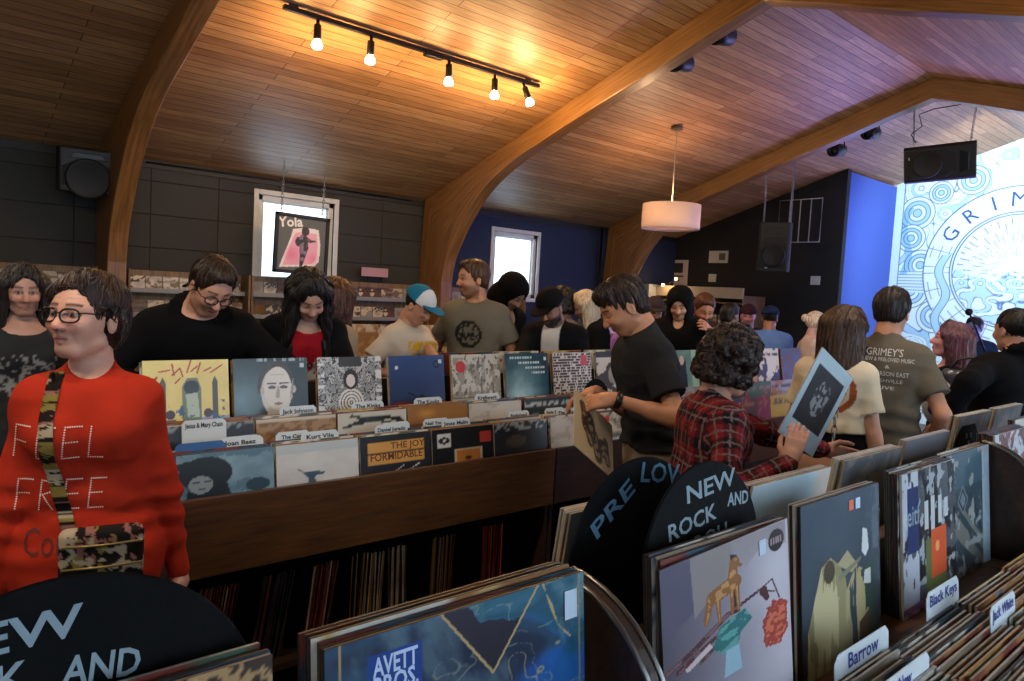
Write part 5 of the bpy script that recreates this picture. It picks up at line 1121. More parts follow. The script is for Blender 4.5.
    for i,s in enumerate((1,-1)):
        A,E,Wr = AR[i]; d = (Wr-E)/np.linalg.norm(Wr-E)
        dd = d if (hand_dir is None or hand_dir[i] is None) else (lambda q: q/np.linalg.norm(q))(np.array(hand_dir[i][0],float))
        # palm normal
        pn = np.array([0,-s,0.]) if (hand_dir is None or hand_dir[i] is None) else np.array(hand_dir[i][1],float)
        pn = pn-dd*(pn@dd); pn /= np.linalg.norm(pn)+1e-9; tl = np.cross(pn, dd)*(1 if s > 0 else -1); hd.append((Wr,dd,pn,tl))
    def arm_prims(i):
        A,E,Wr = AR[i]; r = [(rc(A,E,ab*1.08,ab*.86),.02),(rc(E,Wr,ab*.88,ab*.56),.02),(rc(E+(Wr-E)*.15,E+(Wr-E)*.4,ab*.9,ab*.82),.02)]
        W0,dd,pn,tl = hd[i]; fs = .92 if fem else 1.0
        r.append((rc(W0,W0+dd*.03*fs,.026*fs,.027*fs),.012))
        for o_ in (-.026,-.009,.009,.026): r.append((rc(W0+dd*.02*fs+tl*o_*.7*fs, W0+dd*.082*fs+tl*o_*fs, .0145*fs,.0125*fs),.009))
        cu = curl if not isinstance(curl,(tuple,list)) else curl[i]
        for j,(o_,L) in enumerate(((.028,.070),(.0095,.079),(-.0095,.073),(-.028,.058))):
            b = W0+dd*.086*fs+tl*o_*1.02*fs; a1 = cu*.55+.05*j; a2 = cu*1.3+.1; sp = (o_*1.6)
            d1 = dd*math.cos(a1)+pn*math.sin(a1)+tl*sp; d1 /= np.linalg.norm(d1); d2 = dd*math.cos(a1+a2*.6)+pn*math.sin(a1+a2*.6)+tl*sp*.5; d2 /= np.linalg.norm(d2); d3 = dd*math.cos(a1+a2)+pn*math.sin(a1+a2); d3 /= np.linalg.norm(d3)
            m1 = b+d1*L*.45*fs; m2 = m1+d2*L*.32*fs; m3 = m2+d3*L*.25*fs; r += [(rc(b,m1,.0098*fs,.0088*fs),.004),(rc(m1,m2,.0088*fs,.008*fs),.003),(rc(m2,m3,.008*fs,.0068*fs),.003)]
        tb = W0+dd*.025*fs+tl*.026*fs+pn*.006; t1 = tb+(dd*.6+tl*.65+pn*.35)*.038*fs; t2 = t1+(dd*.85+tl*.2+pn*.4)*.034*fs; t3 = t2+(dd*.9+pn*.3)*.022*fs
        r += [(rc(tb,t1,.0145*fs,.0115*fs),.012),(rc(t1,t2,.0108*fs,.0095*fs),.003),(rc(t2,t3,.0095*fs,.0075*fs),.003)]
        return r
    # legs
    LG = []
    for s in (1,-1):
        hip = P+lat*s*.085*build+np.array([0,0,-.02]); an = np.array([.02*s,s*.095,.09]); kn,_ = ik(hip,an,.425,.41,(1,0,0)); LG.append((hip,kn,an))
    def leg_prims(ex=0):
        r = []
        for hip,kn,an in LG: r += [(rc(hip,kn,.082*build+ex,.056+ex),.03),(rc(kn,an,.055+ex,.038+ex),.02)]
        return r
    # ---- head primitives (head frame)
    def E_(c,r,k,m='u'): return (el(hx(c),np.array(r)*HS,Rh),k*1.0,m)
    def C_(a,b,ra,rb,k,m='u'): return (rc(hx(a),hx(b),ra*HS,rb*HS),k,m)
    jw = .052 if fem else .058
    HP = [E_((-.014,0,.032),(.097,.077,.088),.01),E_((.034,0,.012),(.058,.064,.075),.02),E_((.030,0,-.042),(.058,jw,.062),.03),E_((.056,0,-.088),(.026,.026,.02),.02),
          C_((.0,.048,-.062),(.05,.02,-.094),.018,.016,.02),C_((.0,-.048,-.062),(.05,-.02,-.094),.018,.016,.02),
          C_((.078,-.012,.026),(.062,-.044,.026),.012,.010,.012),C_((.078,.012,.026),(.062,.044,.026),.012,.010,.012),
          E_((.070,.034,-.024),(.022,.022,.018),.02),E_((.070,-.034,-.024),(.022,.022,.018),.02),
          E_((.096,.030,.004),(.017,.018,.0125),.012,'s'),E_((.096,-.030,.004),(.017,.018,.0125),.012,'s'),
          C_((.084,0,.012),(.106,0,-.028),.0085,.0125,.012),E_((.098,.011,-.031),(.011,.008,.007),.006),E_((.098,-.011,-.031),(.011,.008,.007),.006),
          E_((.074,.029,.004),(.0145,.0145,.0125),.002),E_((.074,-.029,.004),(.0145,.0145,.0125),.002),
          C_((.080,.018,-.058),(.086,.0,-.0555),.0055,.0065,.006),C_((.080,-.018,-.058),(.086,.0,-.0555),.0055,.0065,.006),C_((.078,.014,-.066),(.084,0,-.067),.006,.0075,.006),C_((.078,-.014,-.066),(.084,0,-.067),.006,.0075,.006)]
    for s in (1,-1): HP += [E_((-.008,.077*s,-.008),(.018,.008,.031),.006),E_((-.004,.086*s,-.004),(.010,.006,.019),.004,'s')]
    sk = np.array(lin0(skin)); lp_ = np.array(lin0(mouth)); hc = np.array(lin0(hair[1])); bw = hc*.8+sk*.05
    def skincol(Vw):
        c = np.tile(sk,(len(Vw),1)); c += (fbm(Vw[:,0]*40,Vw[:,1]*40,Vw[:,2]*40)[:,None]-.5)*.06; q = (Vw-Hc)@Rh/HS; x,y,z = q[:,0],q[:,1],q[:,2]; hd_ = (np.abs(x) < .14)&(np.abs(y)<.1)&(z>-.13)&(z<.14)
        ay = np.abs(y); fr = x > .045
        def mixc(w,col): c[:] = c*(1-w[:,None])+np.array(col)*w[:,None]
        mixc(np.where(fr&(ay<.05)&(z<-.01),np.exp(-((ay-.034)**2+(z+.022)**2)/.0004)*.35,0),[.78,.42,.36]); mixc(np.where(fr,np.exp(-((ay)**2+(z+.03)**2)/.0002)*.3,0),[.78,.42,.36])
        mixc(np.where(fr,np.clip(1-(np.hypot((ay-.0)/.023,(z+.0615)/.0095))**4,0,1)*.85,0),lp_); mixc(np.where(fr&(ay<.021)&(np.abs(z+.0608)<.0016),.8,0),[.25,.1,.09])
        bz = z-(.0285+.004*np.cos((ay-.03)/.02)); mixc(np.where(fr&(ay>.011)&(ay<.05),np.clip(1.3-np.abs(bz)/.0042,0,1)*.85,0),bw if brow is None else lin0(brow))
        dn_ = 1.0 if hp < .28 else .55; ex = np.hypot((ay-.0295)/.0135,(z-.0045+(.0015 if hp>=.28 else 0))/(.0052*dn_)); ins = fr&(ex<1); mixc(np.where(fr&(ex<1.5)&(ex>=.95)&(z>.003),.8,0),[.13,.08,.07]); mixc(np.where(fr&(ex<1.35)&(ex>=.95),.4,0),[.25,.15,.13]); 
        if vh < .0075:
            mixc(np.where(ins,1.,0),[.60,.56,.53]); gz = .0045-(.0 if hp<.25 else .004); mixc(np.where(ins&(np.hypot(ay-.0295,z-gz)<.0062),1.,0),[.09,.06,.05])
        else: mixc(np.where(ins,.8,0),[.2,.13,.11])
        mixc(np.where(fr&(np.hypot(ay-.0085,(z+.0385))<.0035),.7,0),[.25,.12,.1])
        if stub is not None:
            st = hd_&(z<-.035)&(x>-.02)&~((np.hypot(ay/.026,(z+.0615)/.013)<1))&(z<-.035-(.02*(x-.04))); w = np.where(st,stub[1],0)*np.clip((-.03-z)/.02,0,1); mixc(w,lin0(stub[0])); mixc(np.where(fr&(ay<.026)&(z<-.042)&(z>-.052),stub[1],0),lin0(stub[0]))
        if age: 
            for (a,b) in (((.03,-.035),(.036,-.07)),((.04,.0-.012),(.055,-.018)),((.012,.05),(.04,.052)),((.012,.062),(.04,.062))): mixc(np.where(fr,np.clip(1-np.abs(seg(ay,z,a,b))/.0022,0,1)*.35*age,0),sk*.55)
        for i in (0,1):
            A,E,Wr = AR[i]; dh = np.linalg.norm(Vw-(hd[i][0]+hd[i][1]*.13),axis=1); mixc(np.clip(1-dh/.07,0,1)*.22,[.78,.42,.34])
        return c
    parts = []
    # head field
    lo = Hc-np.array([.16,.16,.2]); hi = Hc+np.array([.16,.16,.17]); Fh = Field(lo,hi,vh)
    for b in bp[-4:]: Fh.op(b[0],'u',b[1])
    for pr_,k,m in HP: Fh.op(pr_,m,k)
    if stub is not None and stub[1] > .6: Fh.disp(lambda X,Y,Z: np.where(((np.stack([X,Y,Z],1)-Hc)@Rh)[:,2] < -.05, -.002*fbm(X*300,Y*300,Z*300), 0))
    parts.append(Fh.mesh())
    # torso+legs
    vb = max(v,.012); Fb = Field((-.35,-.36,.0),(.75,.36,1.62),vb*1.2)
    for b in bp: Fb.op(b[0],'u',b[1])
    for b in leg_prims(): Fb.op(b[0],'u',b[1])
    for A,E,Wr in AR: Fb.op(rc(A,E,ab*1.05,ab*.84),'u',.04)
    Fb.cut(lambda X,Y,Z: (X-Nb[0])*ndir[0]+(Y-Nb[1])*ndir[1]+(Z-Nb[2])*ndir[2]-.05); parts.append(Fb.mesh())
    if arms:
        for i in (0,1):
            A,E,Wr = AR[i]; tip = hd[i][0]+hd[i][1]*.2; pts = np.stack([A,E,Wr,tip]); Fa = Field(pts.min(0)-.08,pts.max(0)+.08, min(vh,.0055) if vh < .0075 else vh)
            for b in arm_prims(i): Fa.op(b[0],'u',b[1])
            parts.append(Fa.mesh())
    body = setmesh('body', parts, M_skin, skincol, root)
    # ---- clothing
    tm = topmat or (M_cattr if colfn else cloth_mat(top)); ex = .013+(.004 if not fem else 0)
    Ft = Field((-.40,-.60,.60),(.95,.60,1.92 if hood else 1.66), v)
    for b in bp[:-2]:
        fn,l,h = b[0]; Ft.op((lambda X,Y,Z,fn=fn: fn(X,Y,Z)-ex, l-ex, h+ex),'u',b[1])
    if roll:
        nkc = Nb+ndir*.025; ang_ = [math.radians(a) for a in range(50,311,26)]
        rp = [nkc+fw*math.cos(a)*.078+lat*math.sin(a)*.085-ndir*.02*math.cos(a)*1.5 for a in ang_]
        for a_,b_ in zip(rp[:-1],rp[1:]): Ft.op(rc(a_,b_,.030,.030),'u',.012)
    hemz = P[2]-.06-hem
    for s in (1,-1): Ft.op((rc(P+lat*hw*s*.6, P+lat*hw*s*.75+np.array([0,0,-.12-hem]), .105*build, .103*build)),'u',.06)
    fn,l,h = bp[-2][0]; Ft.op((lambda X,Y,Z: fn(X,Y,Z)-.010, l, h),'u',.03)
    if sleeve == 'long':
        for i,(A,E,Wr) in enumerate(AR):
            Ft.op(rc(A,E,ab*1.25+.007,ab*1.1+.009),'u',.03); Ft.op(rc(E,E+(Wr-E)*.97,ab*1.1+.009,ab*.66+.006),'u',.012)
    elif sleeve == 'short':
        for A,E,Wr in AR:
            sd = (E-A)/np.linalg.norm(E-A); e = A+(E-A)*.66; Fs_ = rc(A,e+sd*.06,ab*1.3+.008,ab*1.3+.02); g = Fs_[0]
            Ft.op((lambda X,Y,Z,g=g,e=e,sd=sd: np.maximum(g(X,Y,Z),(X-e[0])*sd[0]+(Y-e[1])*sd[1]+(Z-e[2])*sd[2]),Fs_[1],Fs_[2]),'u',.02)
    if hood:
        for c_,r_ in (((-.02,0,.04),(.125,.108,.112)),((-.035,0,-.06),(.115,.10,.09))):
            Ft2 = el(hx(c_),np.array(r_)*HS,Rh); Ft.op(Ft2,'u',.03)
        Ft.op(rc(Nb-fw*.02,hx((-.06,0,-.08)),.10,.10),'u',.04)
        Ft.op(el(hx((.115,0,-.025)),np.array((.085,.062,.092)),Rh),'s',.012); Ft.op(rc(hx((.06,0,-.10)),hx((.14,0,-.12)),.05,.05),'s',.01)
    nk = Nb+ndir*(.012+collar)+fw*.012; sl_ = .35 if not fem else .55
    if not hood:
        nn = ndir*.9+fw*sl_; nn /= np.linalg.norm(nn); rad = .072
        Ft.op((lambda X,Y,Z: np.maximum(np.sqrt((X-nk[0])**2+(Y-nk[1])**2+(Z-nk[2])**2)-.12, -((X-nk[0])*nn[0]+(Y-nk[1])*nn[1]+(Z-nk[2])*nn[2]-(.0 if not fem else -.022))), nk-.12, nk+.12),'s',.006)
    Ft.cut(lambda X,Y,Z: (P[2]-.075-hem)-(Z+0*X+0*Y)+.004*np.sin(Y*30))
    sd_ = seed+px*.37
    if wrinkle: Ft.disp(lambda X,Y,Z: wrinkle*(2*np.abs(2*fbm(X*5+sd_,Y*5,Z*13+3*X,2)-1)-.5)+wrinkle*1.0*np.exp(-((Z-(Wst[2]-.03))/.10)**2)*np.sin(Z*85+6*fbm(X*6,Y*6,Z*4,2)+4*Y)*.8 + wrinkle*.5*(fbm(X*16+sd_,Y*16,Z*22,2)-.5))
    CUR.update(AR=AR,sw=sw)
    m_ = Ft.mesh(); shirt = setmesh(topname, [m_], tm, colfn, root)
    if legs:
        Fp = Field((-.28,-.30,.03),(.35,.30,1.24), .016 if rise < .06 else .010)
        if rise > .06:
            Fp.op(rc(P+s1*.08-lat*hw*.9,P+s1*.08+lat*hw*.9,.102*build+.016),'u',.04); Fp.op(rc(Wst-lat*.062,Wst+lat*.062,.086*build+.016),'u',.04)
        Fp.op(rc(P-lat*hw,P+lat*hw,.118*build),'u',.03)
        for b in leg_prims(.016): Fp.op(b[0],'u',b[1])
        Fp.cut(lambda X,Y,Z: np.maximum(Z-(P[2]+rise),.10-Z)+0*X+0*Y); Fp.disp(lambda X,Y,Z: .006*(fbm(X*6,Y*6,Z*12,2)-.5)*2)
        setmesh('trousers', [Fp.mesh()], cloth_mat(bottom), None, root)
        for hip,kn,an in LG:
            Fs = Field((an[0]-.1,an[1]-.08,-.01),(an[0]+.24,an[1]+.08,.16),.012); Fs.op(rc((an[0]-.03,an[1],.045),(an[0]+.15,an[1],.035),.045,.035),'u',.02); Fs.op(rc((an[0],an[1],.05),(an[0],an[1],.12),.045,.04),'u',.02); Fs.cut(lambda X,Y,Z: .004-Z+0*X+0*Y)
            setmesh('shoe', [Fs.mesh()], mat('shoe_'+shoes,shoes,.6), None, root)
    # ---- hair
    kind = hair[0]
    if kind != 'none':
        vhh = max(vh,.0055); Fr = Field(Hc-np.array([.30,.24,.55 if kind in('long','verylong') else .26]),Hc+np.array([.30,.24,.24]),vhh); cr = []
        def Hh(c,r,k=.02,m='u'): Fr.op(el(hx(c),np.array(r)*HS,Rh),m,k)
        def Hcap(a,b,ra,rb,k=.02,m='u'): Fr.op(rc(hx(a),hx(b),ra,rb),m,k)
        if kind in ('short','crop','fade'):
            t = .007 if kind == 'short' else .003; Hh((-.018,0,.040),(.097+t,.078+t,.088+t*1.3)); 
            if kind == 'short': Hh((.03,0,.098),(.055,.055,.032),.03); Hh((-.06,0,-.01),(.045,.066,.055),.02)
            Hh((.120,0,-.006),(.083,.105,.108),.006,'s'); Hh((.0,.10,-.05),(.054,.042,.066),.008,'s'); Hh((.0,-.10,-.05),(.054,.042,.066),.008,'s'); Hcap((-.07,0,-.115),(.06,0,-.12),.062,.06,.015,'s')
            amp = .007 if kind == 'short' else .002
        elif kind == 'messy':
            Hh((-.018,0,.042),(.101,.081,.094)); Hh((.045,0,.095),(.045,.055,.03),.03); Hh((-.06,0,-.02),(.045,.066,.06),.02)
            Hh((.122,0,-.022),(.078,.100,.096),.006,'s'); Hh((.005,.105,-.045),(.05,.04,.062),.008,'s'); Hh((.005,-.105,-.045),(.05,.04,.062),.008,'s'); Hcap((-.05,0,-.130),(.06,0,-.13),.06,.06,.02,'s'); amp = .010
        elif kind == 'bob':   # chin/ear-length swept hair
            Hh((-.02,0,.045),(.106,.086,.096)); Hh((-.06,.0,-.015),(.06,.074,.075),.03); Hcap((.04,.03,.108),(.045,-.070,.06),.026,.016,.02); Hcap((.03,.04,.10),(.015,.080,.045),.024,.014,.02)
            Hh((.124,.015,-.010),(.086,.098,.110),.008,'s'); Hh((.015,.105,-.035),(.042,.040,.058),.006,'s'); Hh((.015,-.105,-.035),(.042,.040,.058),.006,'s'); Hcap((-.05,0,-.13),(.06,0,-.13),.055,.06,.02,'s'); amp = .008
        elif kind in ('long','verylong'):
            Ln = .20 if kind == 'long' else .33; Hh((-.02,0,.042),(.107,.086,.096)); Hcap((.03,.01,.112),(.045,.072,.04),.020,.016); Hcap((.03,-.01,.112),(.045,-.072,.04),.020,.016)
            dn = np.array([-.35*math.sin(l2)-.1,0,-1.0]); dn /= np.linalg.norm(dn)
            dnH = Rh.T@dn
            for s in (1,-1):
                for (x0,y0,r0,r1) in ((.03,.078,.019,.015),(-.01,.080,.028,.023),(-.05,.068,.038,.029)): a = np.array((x0,y0*s,.03)); Hcap(a,a+dnH*(Ln+.02)+np.array([0,.018*s,0]),r0,r1,.03)
            for y0 in (-.04,0,.04): a = np.array((-.085,y0,.02)); Hcap(a,a+dnH*(Ln+.04),.045,.034,.03)
            Hh((.13,0,-.006),(.084,.068,.114),.008,'s'); Hh((.10,0,-.16),(.09,.058,.09),.02,'s'); amp = .010
        elif kind == 'curly':
            r_ = random.Random(5)
            for k in range(200):
                th = r_.uniform(-1,1)*math.pi; z_ = r_.uniform(-1.05,1); rr = math.sqrt(max(0,1-z_*z_)) if z_ > 0 else 1
                if abs(th) < .72 and z_ < .55: continue
                p_ = (-.02+.103*rr*math.cos(th)*(1.0),.097*rr*math.sin(th),.035+.105*z_); Hh(p_,(r_.uniform(.018,.03),)*3,.006)
            Hh((-.025,0,.03),(.105,.085,.095)); Hh((.135,0,-.03),(.075,.075,.1),.008,'s'); amp = .008
        elif kind == 'bun':
            Hh((-.018,0,.042),(.106,.086,.097)); Hh((-.125,0,.05),(.04,.042,.042),.01); Hh((.118,0,-.022),(.080,.095,.095),.006,'s'); Hcap((-.05,0,-.12),(.06,0,-.13),.062,.06,.02,'s'); amp = .005
        Fr.disp(lambda X,Y,Z: (lambda q: amp*(np.abs(2*fbm(np.arctan2(q[:,1],-q[:,0]-.0)*9+sd_,q[:,2]*(7 if kind != 'curly' else 60),q[:,0]*5,3)-1)*2-.6))((np.stack([X,Y,Z],1)-Hc)@Rh))
        hm = Fr.mesh(); ho = setmesh('hair', [hm], hair_mat(hair[1]), None, root)
        if D < 5.6 and len(hm[0]) > 50: locks(ho, kind, Hc, Rh, hair[1], 520 if D < 3.2 else 260, random.Random(int(px)))
    if glasses:
        mb = MB(); RM = Matrix([[*Rh[0],Hc[0]],[*Rh[1],Hc[1]],[*Rh[2],Hc[2]],[0,0,0,1]])
        def hp_(p): return RM@(Vector(p)*HS)
        for s in (1,-1):
            pts = []
            for k in range(20):
                a = 2*math.pi*k/20; yy = .026*np.sign(math.cos(a))*abs(math.cos(a))**.8; zz = .0185*np.sign(math.sin(a))*abs(math.sin(a))**.85
                pts.append(hp_((.104-abs(.03*s+yy)*.18,.0315*s+yy,.002+zz+.0)))
            mb.tube(pts,.0027,GL,6,closed=True); mb.tube([hp_((.0975,.057*s,.010)),hp_((.088,.075*s,.012)),hp_((.01,.083*s,.010)),hp_((-.015,.083*s,-.005))],.002,GL,6)
        mb.tube([hp_((.104,.008,.008)),hp_((.107,0,.010)),hp_((.104,-.008,.008))],.0018,GL,6); g = mb.build('glasses',root)
        ln = MB()
        for s in (1,-1):
            pts = [hp_((.1035-abs(.03*s+.025*math.cos(2*math.pi*k/16))*.18,.0315*s+.025*math.cos(2*math.pi*k/16),.002+.0175*math.sin(2*math.pi*k/16))) for k in range(16)]
            ln.add(pts,[tuple(range(16))],lens_mat())
        ln.build('lenses',g)
    if zip_:
        pass
    root.scale = (S,S,S)
    return dict(root=root,S=S,loc=loc,Rz=Rz,Hc=Hc,Rh=Rh,AR=AR,hd=hd,shirt=shirt,P=P,Ch=Ch,Wst=Wst,fw=fw,s2=s2,Sh=Sh,Nb=Nb,hx=hx,toW=lambda p: loc+Rz@(np.array(p)*S), lat=lat,cy=cy)
from mathutils.bvhtree import BVHTree
def project(p, obj, polys, origin, direc, name, m, parent=None, off=.002):
    """polys: MB in its own local coordinates -> cast along direc (person frame) on obj surface"""
    me = obj.data; bvh = BVHTree.FromPolygons([v.co for v in me.vertices],[tuple(f.vertices) for f in me.polygons]); d = Vector(direc).normalized(); V = []
    for v in polys.v:
        q = Vector(v); h = bvh.ray_cast(q-d*.35, d, .9); V.append((h[0]-d*off) if h[0] is not None else q)
    polys.v = [tuple(v) for v in V]; return polys.build(name, parent or obj)
def tess(s, size, M, m, mb, maxw=None, bold=0, sub=.012):
    """text subdivided enough to wrap"""
    t = MB(); t.text(s, m, Matrix.Identity(4), size, maxw=maxw, bold=bold); bm = bmesh.new(); vs = [bm.verts.new(v) for v in t.v]
    for f in t.f:
        try: bm.faces.new([vs[i] for i in f])
        except Exception: pass
    bmesh.ops.triangulate(bm, faces=bm.faces); 
    for _ in range(3):
        es = [e for e in bm.edges if e.calc_length() > sub*2]
        if not es: break
        bmesh.ops.subdivide_edges(bm, edges=es, cuts=1); bmesh.ops.triangulate(bm, faces=bm.faces)
    bm.verts.index_update(); mb.add([M@v.co for v in bm.verts],[[v.index for v in f.verts] for f in bm.faces],m); bm.free(); return mb
def cap(pp, col, brimcol, backwards=False, panel=None, name='cap'):
    hx = pp['hx']; Hc = pp['Hc']; Rh = pp['Rh']; F = Field(Hc-.26,Hc+.26,.006)
    F.op(el(hx((-.014,0,.045)),(.113,.093,.098),Rh),'u',.01); n = Rh@np.array([.12,0,1.]); n /= np.linalg.norm(n); o = hx((0,0,.045)); s = -1 if backwards else 1
    F.cut(lambda X,Y,Z: -((X-o[0])*n[0]+(Y-o[1])*n[1]+(Z-o[2])*n[2])); c = hx((.10*s,0,.052))
    F2 = Field(Hc-.28,Hc+.28,.006); F2.op(el(hx((.095*s,0,.050)),(.105,.078,.0075),Rh),'u',.004); o2 = hx((.07*s,0,.05)); fx = Rh@np.array([s,0,0.]); F2.cut(lambda X,Y,Z: -((X-o2[0])*fx[0]+(Y-o2[1])*fx[1]+(Z-o2[2])*fx[2]))
    def cf(V):
        q = (V-Hc)@Rh; c_ = np.tile(np.array(lin0(col)),(len(V),1)); 
        if panel: c_[(q[:,0]*s > .02)] = lin0(panel)
        return c_
    cr = setmesh(name,[F.mesh()],M_cattr,cf,pp['root']); setmesh('brim',[F2.mesh()],cloth_mat(brimcol),None,cr); return cr
def hd(px, a=0): return PHI-math.atan((px-512)/FP)+math.pi+a     # heading that faces the camera from pixel column px; a>0 turns toward picture right
def wpt(px, py, D): q = at(px, py, D=D); return (q[0], q[1], q[2], 1)
# 1 red sweater
pp = R1 = person('woman in red sweater with black glasses, looking left, patterned bag across her body',93,273,1.82,hd(80,-.12),hair=('bob','#2e1a10'),skin='#c9957e',top='#a82c18',sex='f',v=.0065,vh=.0033,hy=-.58,hp=-.10,lean=.0,glasses=True,topname='sweater',age=1,bottom='#14151a',build=.87,shoulder=.97,collar=.026,
   hands=[(-.04,.235,.84),(.03,-.22,.84)],poles=[(-.8,.7,0),(-.3,-.9,0)],mouth='#a3594e',wrinkle=.005,hem=.03)
def front(pp, txt, size, y, z, m, maxw=None, name='shirt_print', back=False, bold=0, parent=None, mb=None, build=True, tilt=0):
    s = -1 if back else 1; o = np.array([.6*s, y, z]); M = basis(o,(0,1*s,tilt),(0,0,1)); mb = mb or MB(); tess(txt,size,M,m,mb,maxw=maxw,bold=bold)
    return project(pp,pp['shirt'],mb,None,(-s,0,0),name,m) if build else mb
P_pale = mat('print_pale','#e9c9b4',.8); P_dk = mat('print_dark','#5a1a12',.8)
Cz = pp['Ch'][2]
LET = {'F':[((0,0),(0,1)),((0,1),(.55,1)),((0,.52),(.45,.52))],'E':[((0,0),(0,1)),((0,1),(.55,1)),((0,.52),(.45,.52)),((0,0),(.55,0))],'L':[((0,0),(0,1)),((0,0),(.5,0))],'R':[((0,0),(0,1)),((0,1),(.4,.95)),((.4,.95),(.42,.62)),((.42,.62),(0,.5)),((.1,.5),(.5,0))]}
def dotted(pp, word, y0, z0, hgt, pitch, slant=.12):
    mb = MB(); 
    for k,ch in enumerate(word):
        for (a,b) in LET[ch]:
            n = max(2,int(math.hypot(b[0]-a[0],b[1]-a[1])*13))
            for i in range(n+1):
                t = i/n; x = (a[0]+(b[0]-a[0])*t); z = (a[1]+(b[1]-a[1])*t); cy_ = y0+k*pitch+(x+slant*z)*hgt*.8; cz_ = z0+z*hgt
                mb.add([(.6,cy_+.0023*math.cos(q*1.047),cz_+.0023*math.sin(q*1.047)) for q in range(6)],[tuple(range(6))],P_pale)
    return project(pp,pp['shirt'],mb,None,(-1,0,0),'stitched_lettering',P_pale)
dotted(R1,'FEEL',-.165,Cz-.045,.082,.058); dotted(R1,'FREE',-.160,Cz-.185,.078,.056)
front(pp,'Coral',.10,-.07,Cz-.27,P_dk,.13,name='dark_script')
# bag
def A_floral(V):
    u,v = V[:,0]*1.0,V[:,2]; c = np.tile(np.array(lin0('#1d1614')),(len(V),1)); n = fbm(u*44,v*44,3,2); m = fbm(u*48+7,v*48,8,2); k = fbm(u*52+3,v*50+9,5,2)
    put(c,n>.60,'#7d6c34'); put(c,m>.62,'#865850'); put(c,k>.66,'#a3937a'); put(c,np.abs(n-.63)<.012,'#120d0c'); put(c,np.abs(m-.65)<.012,'#120d0c'); return c
S_ = pp['S']; bc = at(102,556,D=1.62)
bag = thing('crossbody_bag','dark floral crossbody bag with strap hanging on the woman in the red sweater','bag',tuple(bc),hd(100)-math.pi/2+math.pi)
Fg = Field((-.12,-.05,-.10),(.12,.05,.10),.004)
def rb(hx_,hy_,hz_,r):
    def fn(X,Y,Z):
        qx,qy,qz = np.abs(X)-hx_+r,np.abs(Y)-hy_+r,np.abs(Z)-hz_+r; return np.sqrt(np.maximum(qx,0)**2+np.maximum(qy,0)**2+np.maximum(qz,0)**2)-r+np.minimum(np.maximum(qx,np.maximum(qy,qz)),0)
    return fn, np.array((-hx_,-hy_,-hz_)), np.array((hx_,hy_,hz_))
Fg.op(rb(.084,.024,.068,.018),'u',0); setmesh('bag_body',[Fg.mesh()],M_cattr,A_floral,bag)
M_zip = mat('brass_zip','#8a7444',.4,metal=.6)
for z in (.036,-.014): MB().tube([(-.078,-.026,z),(0,-.027,z-.002),(.078,-.026,z)],.0028,M_zip,6).build('zip',bag)
# strap hugging the sweater: path in person frame
def ribbon(pp, pts2, w, obj, name, m, par=None, colfn=None, off=.006, back=False):
    me = obj.data; bvh = BVHTree.FromPolygons([v.co for v in me.vertices],[tuple(f.vertices) for f in me.polygons]); P3 = []
    for (y,z) in pts2:
        for q in np.linspace(0,1,1): pass
    ys = np.interp(np.linspace(0,len(pts2)-1,len(pts2)*30),range(len(pts2)),[p[0] for p in pts2]); zs = np.interp(np.linspace(0,len(pts2)-1,len(pts2)*30),range(len(pts2)),[p[1] for p in pts2]); V = []; F = []
    for i,(y,z) in enumerate(zip(ys,zs)):
        for j in range(7):
            yy = y+(j-3)*w/6; h = bvh.ray_cast(Vector((-.7 if back else .7,yy,z)),Vector((1 if back else -1,0,0)),1.5); x = h[0].x if h[0] is not None else (V[-7][0] if len(V) > 7 else .1); V.append((x+(-off if back else off),yy,z))
        if i: a = 7*(i-1); F += [(a+q,a+q+1,a+q+8,a+q+7) for q in range(6)]
    V = np.array(V); n = len(V); V2 = np.concatenate([V, V+np.array([(.003 if back else -.003),0,0])]); F2 = F+[tuple(x+n for x in f[::-1]) for f in F]; L = n//7
    for i in range(L-1):
        a = 7*i; F2 += [(a,a+7,a+7+n,a+n),(a+6,a+6+n,a+13+n,a+13)]
    mb = MB(); mb.add(V2.tolist(),F2,m,cols=None if colfn is None else linA(np.clip(colfn(V2),0,1)).tolist(),smooth=True); return mb.build(name,par or obj)
so = ribbon(R1,[(-.072,R1['Nb'][2]-.005),(-.085,Cz+.06),(-.08,Cz-.05),(-.05,Cz-.17),(-.012,Cz-.32),(.0,Cz-.42)],.034,R1['shirt'],'bag_strap',M_cattr,colfn=A_floral,par=bag)
so.matrix_parent_inverse = Matrix.Identity(4); bpy.context.view_layer.update(); so.matrix_basis = bag.matrix_world.inverted()@R1['root'].matrix_world
# 2 dark haired woman far left
def c_grey(V):
    c = base(V[:,0],'#2e2f30'); n = fbm(V[:,1]*60,V[:,2]*50); put(c,(n>.54)&(V[:,2]>1.12)&(V[:,2]<1.32)&(np.abs(V[:,1])<.13)&(V[:,0]>0),'#8a8a88'); return c
person('woman with long dark hair in dark printed top standing at far left',24,264,3.1,hd(24,.1),hair=('long','#1d1411'),skin='#b08572',sex='f',v=.010,vh=.006,hp=.12,colfn=c_grey,topname='top',sleeve='long')
